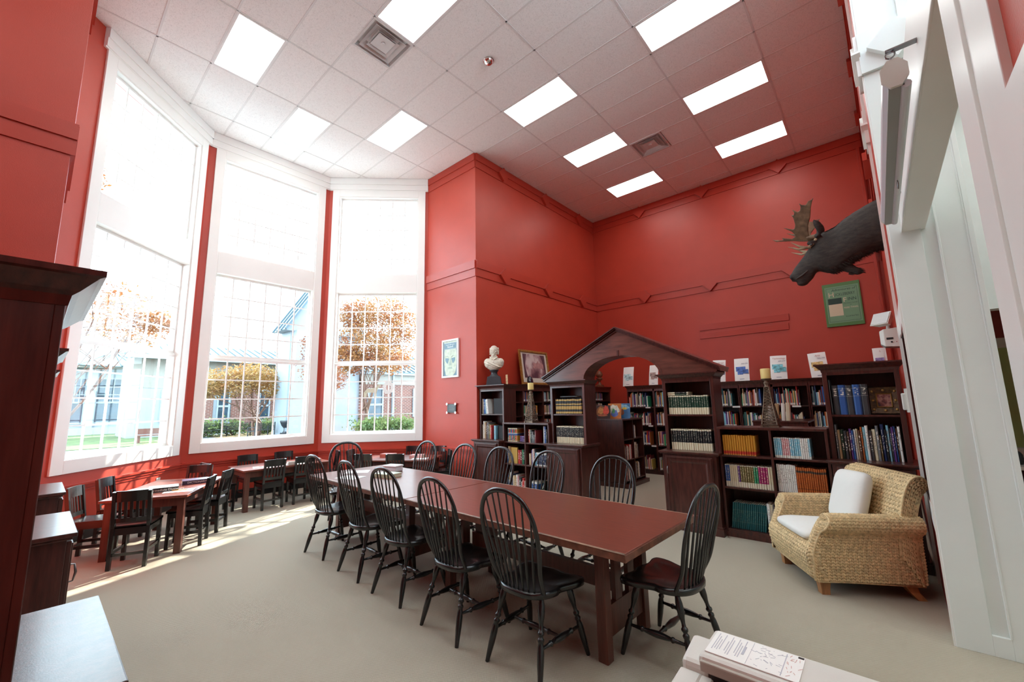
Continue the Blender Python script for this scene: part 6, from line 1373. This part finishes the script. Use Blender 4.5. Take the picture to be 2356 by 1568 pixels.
def seam_roof(root, a, b, c, d, n, nm='roof'):
    """quad a-b (eave) to d-c (ridge) with n standing seams"""
    a, b, c, d = map(Vector, (a, b, c, d)); nn = (b - a).cross(d - a).normalized()
    if nn.z < 0: nn = -nn
    m = MB(); m.add([a, b, c, d, a - nn * .08, b - nn * .08, c - nn * .08, d - nn * .08], [(0, 1, 2, 3), (7, 6, 5, 4), (0, 4, 5, 1), (1, 5, 6, 2), (2, 6, 7, 3), (3, 7, 4, 0)]); rf = m.build(nm, ROOF, root)
    for k in range(n + 1):
        t = k / n; p = a + (b - a) * t; q = d + (c - d) * t
        if (q - p).length > .2: MB().bar(p + nn * .03, q + nn * .03, .14, .10, nn).build('roof_seam', ROOFR, rf)
    return rf
def ext_window(root, X, y0, y1, z0, z1, nx, nz, base=0.45):
    f = MB()
    for (a, b, c, d) in ((y0, y1, z0 - .1, z0), (y0, y1, z1, z1 + .1), (y0 - .1, y0, z0 - .1, z1 + .1), (y1, y1 + .1, z0 - .1, z1 + .1)): f.box(X, X + .10, a, b, c, d)
    w_ = f.build('window', EXTW, root); MB().box(X + .01, X + .03, y0, y1, z0, z1).build('pane', EXTG, w_)
    zs = z0 + (z1 - z0) * base
    MB().box(X + .02, X + .09, y0, y1, zs - .07, zs + .07).build('mullion', EXTW, w_)
    for k in range(1, nx): y_ = y0 + (y1 - y0) * k / nx; MB().box(X + .03, X + .07, y_ - .03, y_ + .03, zs, z1).build('mullion', EXTW, w_)
    for k in range(1, nz): z_ = zs + (z1 - zs) * k / nz; MB().box(X + .03, X + .065, y0, y1, z_ - .03, z_ + .03).build('mullion', EXTW, w_)
# porch building seen through the left window
t = thing('porch_building', 'white porch building with metal hip roof beyond the leftmost window', 'building', (-42, -1, GZ)); o = Vector((-42, -1, GZ))
r = lambda x0, x1, y0, y1, z0, z1: MB().box(x0 - o.x, x1 - o.x, y0 - o.y, y1 - o.y, z0 - o.z, z1 - o.z)
r(-50, -42, -16, 9, GZ, 5.3).build('wall', EXTW, t); r(-41.2, -41.0, -16, 9, GZ, .35).build('low_wall', EXTW, t)
for y_ in (-6.3, -3.85, -2.12, .43, 2.6): r(-42, -41.6, y_ - .28, y_ + .28, GZ, 4.9).build('column', EXTW, t)
sub = lambda p: Vector(p) - o
for (y0_, y1_) in ((-5.9, -4.2), (-3.50, -2.45), (-1.75, .10), (.75, 2.2), (3.2, 5)): ext_window(t, .02, y0_ - o.y, y1_ - o.y, .75 - o.z, 4.1 - o.z, 4, 3)
r(-42.3, -40.7, -17, 10, 4.9, 5.15).build('fascia', EXTC, t)
seam_roof(t, sub((-42, -16, 5.3)), sub((-42, 12, 5.3)), sub((-49, 12, 8.0)), sub((-49, -10, 8.0)), 34)
ap = (-42.6, -1.0, 6.4)
for a, b in (((-40.5, -3.0, 5.1), (-40.5, 2.6, 5.0)), ((-40.5, 2.6, 5.0), (-44, 2.6, 5.2)), ((-44, -3.0, 5.2), (-40.5, -3.0, 5.1))): seam_roof(t, sub(a), sub(b), sub(ap), sub((ap[0], ap[1] - .01, ap[2])), 7, 'porch_roof')
# long wing beyond the middle window
t = thing('long_wing', 'low brick wing with ribbed metal roof beyond the middle window', 'building', (-31, 6, GZ)); o = Vector((-31, 6, GZ))
r(-36, -31, -1, 11, GZ, 3.0).build('wall', EXTW, t); r(-36, -30.98, -1, 11, 3.0, 5.0).build('upper_wall', EXTC, t); r(-31, -30.95, 2.0, 3.4, GZ, 3.0).build('brick_panel', BRICK, t); r(-31, -30.95, 4.5, 6.2, GZ, 3.0).build('brick_panel', BRICK, t); r(-31, -30.95, 6.9, 8.2, GZ, 3.0).build('brick_panel', BRICK, t)
for y0_ in (.6, 3.7, 6.35): ext_window(t, .05, y0_ - o.y, y0_ + .6 - o.y, .9 - o.z, 2.8 - o.z, 2, 2)
seam_roof(t, sub((-30.2, -1.5, 5.05)), sub((-30.2, 12, 5.05)), sub((-34.5, 12, 6.35)), sub((-34.5, -1.5, 6.35)), 26); r(-30.4, -30.15, -1.5, 12, 4.85, 5.1).build('gutter', EXTW, t)
# gabled block and brick block
t = thing('gabled_block', 'tall white gabled block at the right edge of the middle window', 'building', (-22, 6.6, GZ)); o = Vector((-22, 6.6, GZ))
r(-24, -22.2, 5.0, 9.6, GZ, 6.3).build('wall', EXTW, t); r(-22.2, -21.5, 5.1, 5.75, GZ, 6.2).build('corner_column', EXTW, t)
MB().prism([(4.6 - o.y, 6.2 - o.z), (10.0 - o.y, 6.2 - o.z), (7.3 - o.y, 10.3 - o.z)], lambda a, b, d: (d, a, b), -1.6, .0).build('gable', EXTW, t)
seam_roof(t, sub((-21.6, 4.5, 6.2)), sub((-23.6, 4.5, 6.2)), sub((-23.6, 7.3, 10.7)), sub((-21.6, 7.3, 10.7)), 3)
t = thing('brick_block', 'brick block with metal roof and white gutter beyond the rightmost window', 'building', (-22, 14, GZ)); o = Vector((-22, 14, GZ))
r(-28, -22, 9.6, 22, GZ, 3.8).build('wall', BRICK, t); r(-28, -21.95, 9.6, 22, 3.05, 3.85).build('frieze', EXTC, t); r(-21.9, -21.65, 9.4, 22, 3.75, 3.95).build('gutter', EXTW, t); r(-22, -21.85, 12.0, 12.15, GZ, 3.8).build('downpipe', EXTW, t)
for y0_ in (10.2, 13.9): ext_window(t, .02, y0_ - o.y, y0_ + 1.0 - o.y, .8 - o.z, 2.7 - o.z, 2, 2)
seam_roof(t, sub((-21.6, 9.4, 3.95)), sub((-21.6, 22, 3.95)), sub((-25.5, 22, 5.6)), sub((-25.5, 9.4, 5.6)), 26)
# trees
LEAFC = {}
def leaf_mat(name, cols):
    m = bpy.data.materials.new(name); m.use_nodes = True; nt = m.node_tree; b = nt.nodes['Principled BSDF']; b.inputs['Roughness'].default_value = .6
    g = N(nt, 'ShaderNodeNewGeometry'); n = N(nt, 'ShaderNodeTexNoise'); n.inputs['Scale'].default_value = 1.3; n.inputs['Detail'].default_value = 4; L(nt, g.outputs['Position'], n.inputs['Vector'])
    cr = N(nt, 'ShaderNodeValToRGB'); el = cr.color_ramp.elements
    while len(el) < len(cols): el.new(.5)
    for i, c in enumerate(cols): el[i].position = .33 + .34 * i / (len(cols) - 1); el[i].color = (*c, 1)
    L(nt, n.outputs[0], cr.inputs[0]); L(nt, cr.outputs[0], b.inputs['Base Color']); L(nt, cr.outputs[0], b.inputs['Subsurface Radius']) if False else None
    tr = N(nt, 'ShaderNodeBsdfTranslucent'); L(nt, cr.outputs[0], tr.inputs[0]); mx = N(nt, 'ShaderNodeMixShader'); mx.inputs[0].default_value = .35
    out = nt.nodes['Material Output']; L(nt, b.outputs[0], mx.inputs[1]); L(nt, tr.outputs[0], mx.inputs[2]); L(nt, mx.outputs[0], out.inputs[0])
    return m
L_OR = leaf_mat('autumn_orange_leaves', [(.17, .05, .02), (.25, .10, .03), (.28, .16, .05)]); L_YE = leaf_mat('autumn_yellow_leaves', [(.21, .09, .03), (.27, .15, .04), (.27, .18, .06)]); L_RD = leaf_mat('autumn_rust_leaves', [(.15, .05, .03), (.22, .08, .04), (.23, .12, .05)]); L_GR = leaf_mat('green_shrub_leaves', [(.05, .09, .03), (.10, .15, .05), (.14, .17, .07)])
def tree(label, base, height, blobs, lm, nl, ls, seed, trunk_r=.12, stems=3, group='courtyard trees'):
    rnd = random.Random(seed); t = thing('courtyard_tree', label, 'tree', base, 0, group); b = Vector(base)
    tr = MB(); tw = MB()
    for k in range(stems):
        bl = blobs[k % len(blobs)]; top = Vector(bl[0]) - b; a = 2 * PI * k / stems
        p0 = Vector((.12 * math.cos(a), .12 * math.sin(a), 0)); mid = p0 * .4 + top * .45 + Vector((rnd.uniform(-.3, .3), rnd.uniform(-.3, .3), 0))
        pts = catmull([p0, p0 + Vector((p0.x, p0.y, height * .16)), mid, top], 4); tr.tube(pts, [trunk_r * (1 - .8 * i / (len(pts) - 1)) for i in range(len(pts))], 7)
        for q in range(9):
            bl2 = rnd.choice(blobs); s = pts[rnd.randrange(len(pts) // 2, len(pts))]; e = Vector(bl2[0]) - b + Vector([rnd.uniform(-.8, .8) * c for c in bl2[1]]); tw.tube([s, (s + e) / 2 + Vector((0, 0, .1)), e], [trunk_r * .22, trunk_r * .14, .006], 5)
    tr.build('trunk', BARK, t); tw.build('branches', BARK, t)
    lv = MB()
    for k in range(nl):
        c, rr_ = rnd.choice(blobs)
        while True:
            d = Vector((rnd.uniform(-1, 1), rnd.uniform(-1, 1), rnd.uniform(-1, 1)))
            if .0 < d.length <= 1: break
        d *= rnd.uniform(.75, 1.1)
        p = Vector(c) - b + Vector((d.x * rr_[0], d.y * rr_[1], d.z * rr_[2])); u = Vector((rnd.gauss(0, 1), rnd.gauss(0, 1), rnd.gauss(0, .6))).normalized(); v = u.orthogonal().normalized(); q = rnd.uniform(0, PI); v = (v * math.cos(q) + u.cross(v) * math.sin(q)); s = ls * rnd.uniform(.6, 1.3)
        lv.add([p - u * s, p + v * s * .42, p + u * s, p - v * s * .42], [(0, 1, 2, 3)])
    me = bpy.data.meshes.new('foliage'); me.from_pydata(lv.v, [], lv.f); me.materials.append(lm); f = obj('foliage', me, t); f['kind'] = 'stuff'
tree('large orange tree filling the view of the rightmost window', (-19.6, 8.6, GZ), 8, [((-17.8, 7.4, 5.2), (1.7, 1.6, 1.3)), ((-18.4, 8.9, 6.2), (1.9, 1.7, 1.5)), ((-17.2, 8.4, 4.2), (1.5, 1.8, .9)), ((-19.5, 10.6, 5.2), (1.7, 1.7, 1.5)), ((-18.6, 9.2, 7.6), (1.6, 1.8, 1.0)), ((-18, 6.6, 4.2), (1.1, 1.1, 1.0)), ((-19.0, 11.2, 6.9), (1.5, 1.5, 1.2)), ((-18.2, 7.2, 6.9), (1.3, 1.2, 1.0))], L_OR, 17000, .085, 3)
tree('yellow orange tree low in the middle window', (-25, 4.4, GZ), 5, [((-24, 2.6, 3.1), (1.4, 1.6, 1.0)), ((-24.5, 3.8, 3.5), (1.4, 1.5, .9)), ((-24.5, 5.2, 3.0), (1.3, 1.4, 1.0)), ((-24, 1.2, 2.8), (1.2, 1.3, .8))], L_YE, 8500, .085, 4)
tree('rust leaved tree at the right edge of the middle window', (-16.8, 4.6, GZ), 6, [((-15.6, 3.9, 3.5), (1.0, 1.0, .9)), ((-15.3, 3.6, 4.5), (.8, .7, .6)), ((-16.4, 4.9, 3.0), (.9, .9, .7))], L_RD, 3000, .07, 5, .08)
tree('nearby orange tree reaching into the leftmost window', (-9.6, -5.6, GZ), 6, [((-8.5, -4.1, 4.0), (.85, .9, .55)), ((-9.0, -3.5, 3.5), (.9, .9, .42)), ((-9.3, -5.0, 3.3), (.9, .8, .7)), ((-8.1, -3.1, 3.6), (.6, .6, .28)), ((-7.0, -4.75, 6.3), (.5, .42, .7)), ((-9.6, -5.2, 2.6), (.8, .8, .6))], L_OR, 5200, .050, 6, .06)
# trees to the right of the bay: seen only in the broken sunlight they let through
tree('courtyard tree beside the bay that breaks up the sunlight', (-7.4, 8.6, GZ), 9, [((-6.6, 7.6, 5.0), (1.5, 1.1, 1.3)), ((-5.6, 7.2, 6.2), (1.3, 1.0, 1.1)), ((-7.6, 7.4, 6.4), (1.4, 1.1, 1.3)), ((-6.4, 8.4, 7.8), (2.0, 1.4, 1.2)), ((-8.6, 7.2, 4.6), (1.2, 1.0, 1.0)), ((-9.6, 6.6, 5.6), (1.3, 1.1, 1.4)), ((-5.2, 7.0, 4.6), (.8, .8, .9))], L_OR, 950, .105, 9, .08)
def shrub(label, c, rr_, lm, n, s, seed):
    rnd = random.Random(seed); t = thing('courtyard_shrub', label, 'shrub', (c[0], c[1], GZ), 0, 'courtyard shrubs'); lv = MB(); st = MB()
    for k in range(7): a = 2 * PI * k / 7; st.tube([(0, 0, 0), (rr_[0] * .6 * math.cos(a), rr_[1] * .6 * math.sin(a), rr_[2] * 1.3)], [.03, .01], 5)
    st.build('stems', BARK, t)
    for k in range(n):
        d = Vector((rnd.gauss(0, .5), rnd.gauss(0, .5), rnd.gauss(0, .45))); p = Vector((d.x * rr_[0], d.y * rr_[1], max(.03, rr_[2] + d.z * rr_[2]))); u = Vector((rnd.gauss(0, 1), rnd.gauss(0, 1), rnd.gauss(0, 1))).normalized(); v = u.orthogonal(); q = s * rnd.uniform(.6, 1.3); lv.add([p - u * q, p + v * q * .5, p + u * q, p - v * q * .5], [(0, 1, 2, 3)])
    me = bpy.data.meshes.new('foliage'); me.from_pydata(lv.v, [], lv.f); me.materials.append(lm); f = obj('foliage', me, t); f['kind'] = 'stuff'
for k, (x, y_, q) in enumerate(((-18.5, 8.2, .7), (-19, 9.6, .75), (-18.8, 10.9, .7), (-27.2, 2.2, .8), (-27.5, 3.8, .7), (-27, 5.6, .7))): shrub(('green shrub below the rightmost window view, ' + ('left', 'middle', 'right')[k]) if k < 3 else ('green shrub behind the iron benches, ' + ('left', 'middle', 'right')[k - 3]), (x, y_), (q, q * 1.2, q * .7), L_GR, 900, .08, 40 + k)
def bench(label, x, y_, rz):
    t = thing('iron_bench', label, 'bench', (x, y_, GZ), rz, 'black iron benches in the courtyard')
    for k in range(7): MB().box(-.75, .75, -.02, .0, .48 + .055 * k, .505 + .055 * k).build('back_slat', IRONB, t)
    for k in range(6): MB().box(-.75, .75, .03 + .075 * k, .075 + .075 * k, .42, .44).build('seat_slat', IRONB, t)
    for x_ in (-.75, .75): m = MB(); m.box(x_ - .02, x_ + .02, -.03, .01, 0, .88); m.box(x_ - .02, x_ + .02, .44, .48, 0, .64); m.box(x_ - .02, x_ + .02, 0, .48, .62, .65); m.box(x_ - .02, x_ + .02, 0, .48, .40, .43); m.build('end_frame', IRONB, t)
bench('black iron bench at the left of the middle window view', -26.6, 2.3, -1.3); bench('black iron bench beside the first, second from the left', -26.2, 3.6, -1.75); bench('black iron bench nearest the urn, right of the middle window view', -23.0, 4.2, 2.1)
t = thing('garden_urn', 'dark garden urn beside the right bench in the courtyard', 'urn', (-22.3, 5.05, GZ)); MB().box(-.2, .2, -.2, .2, 0, .25).build('pedestal', IRONB, t); MB().lathe([(.16, .25), (.08, .35), (.07, .5), (.2, .65), (.28, .85), (.3, .95), (.24, .96)], 14).build('bowl', IRONB, t)
t = thing('garden_bench', 'brown wooden bench on the lawn beyond the leftmost window', 'bench', (-25.5, -.55, GZ), PI / 2); WB = mat('weathered_bench_wood', (.12, .05, .035), .7)
MB().box(-.65, .65, -.02, .02, .45, .75).build('back_board', WB, t); MB().box(-.65, .65, -.45, 0, .36, .42).build('seat_board', WB, t)
for x_ in (-.55, .55): MB().box(x_ - .04, x_ + .04, -.42, 0, 0, .36).build('leg', WB, t)
# paper cut-outs stuck on the right window
fn3, n3 = FACETS[2][1], FACETS[2][3]
PCUT = mat('white_paper_cutout', (.80, .80, .78), .8)
m = MB(); cs, cz = 1.36, 1.93
for k in range(9): a = 2 * PI * k / 9; m.prism([(cs + .085 * math.cos(a) + .038 * math.cos(2 * PI * i / 10), cz + .10 * math.sin(a) + .042 * math.sin(2 * PI * i / 10)) for i in range(10)], lambda p, q, d: fn3(p, q, d), -.084 + .0002 * k, -.0825 + .0002 * k)
tag(m.build('paper_flower', PCUT), 'white lacy paper flower stuck on the rightmost window', 'paper cut-out')
m = MB(); cs, cz = 1.02, 1.83
for pts in ([(-.16, .0), (.10, .0), (.13, .10), (-.10, .09)], [(.10, .06), (.19, .16), (.14, .17), (.06, .09)], [(-.16, -.09), (-.11, -.09), (-.10, .02), (-.16, .02)], [(.05, -.09), (.10, -.09), (.10, .02), (.05, .02)]): m.prism([(cs + a, cz + b) for a, b in pts], lambda p, q, d: fn3(p, q, d), -.084, -.0825)
tag(m.build('paper_animal', mat('cream_paper_cutout', (.62, .60, .46), .8)), 'cream paper animal shape stuck on the rightmost window', 'paper cut-out')
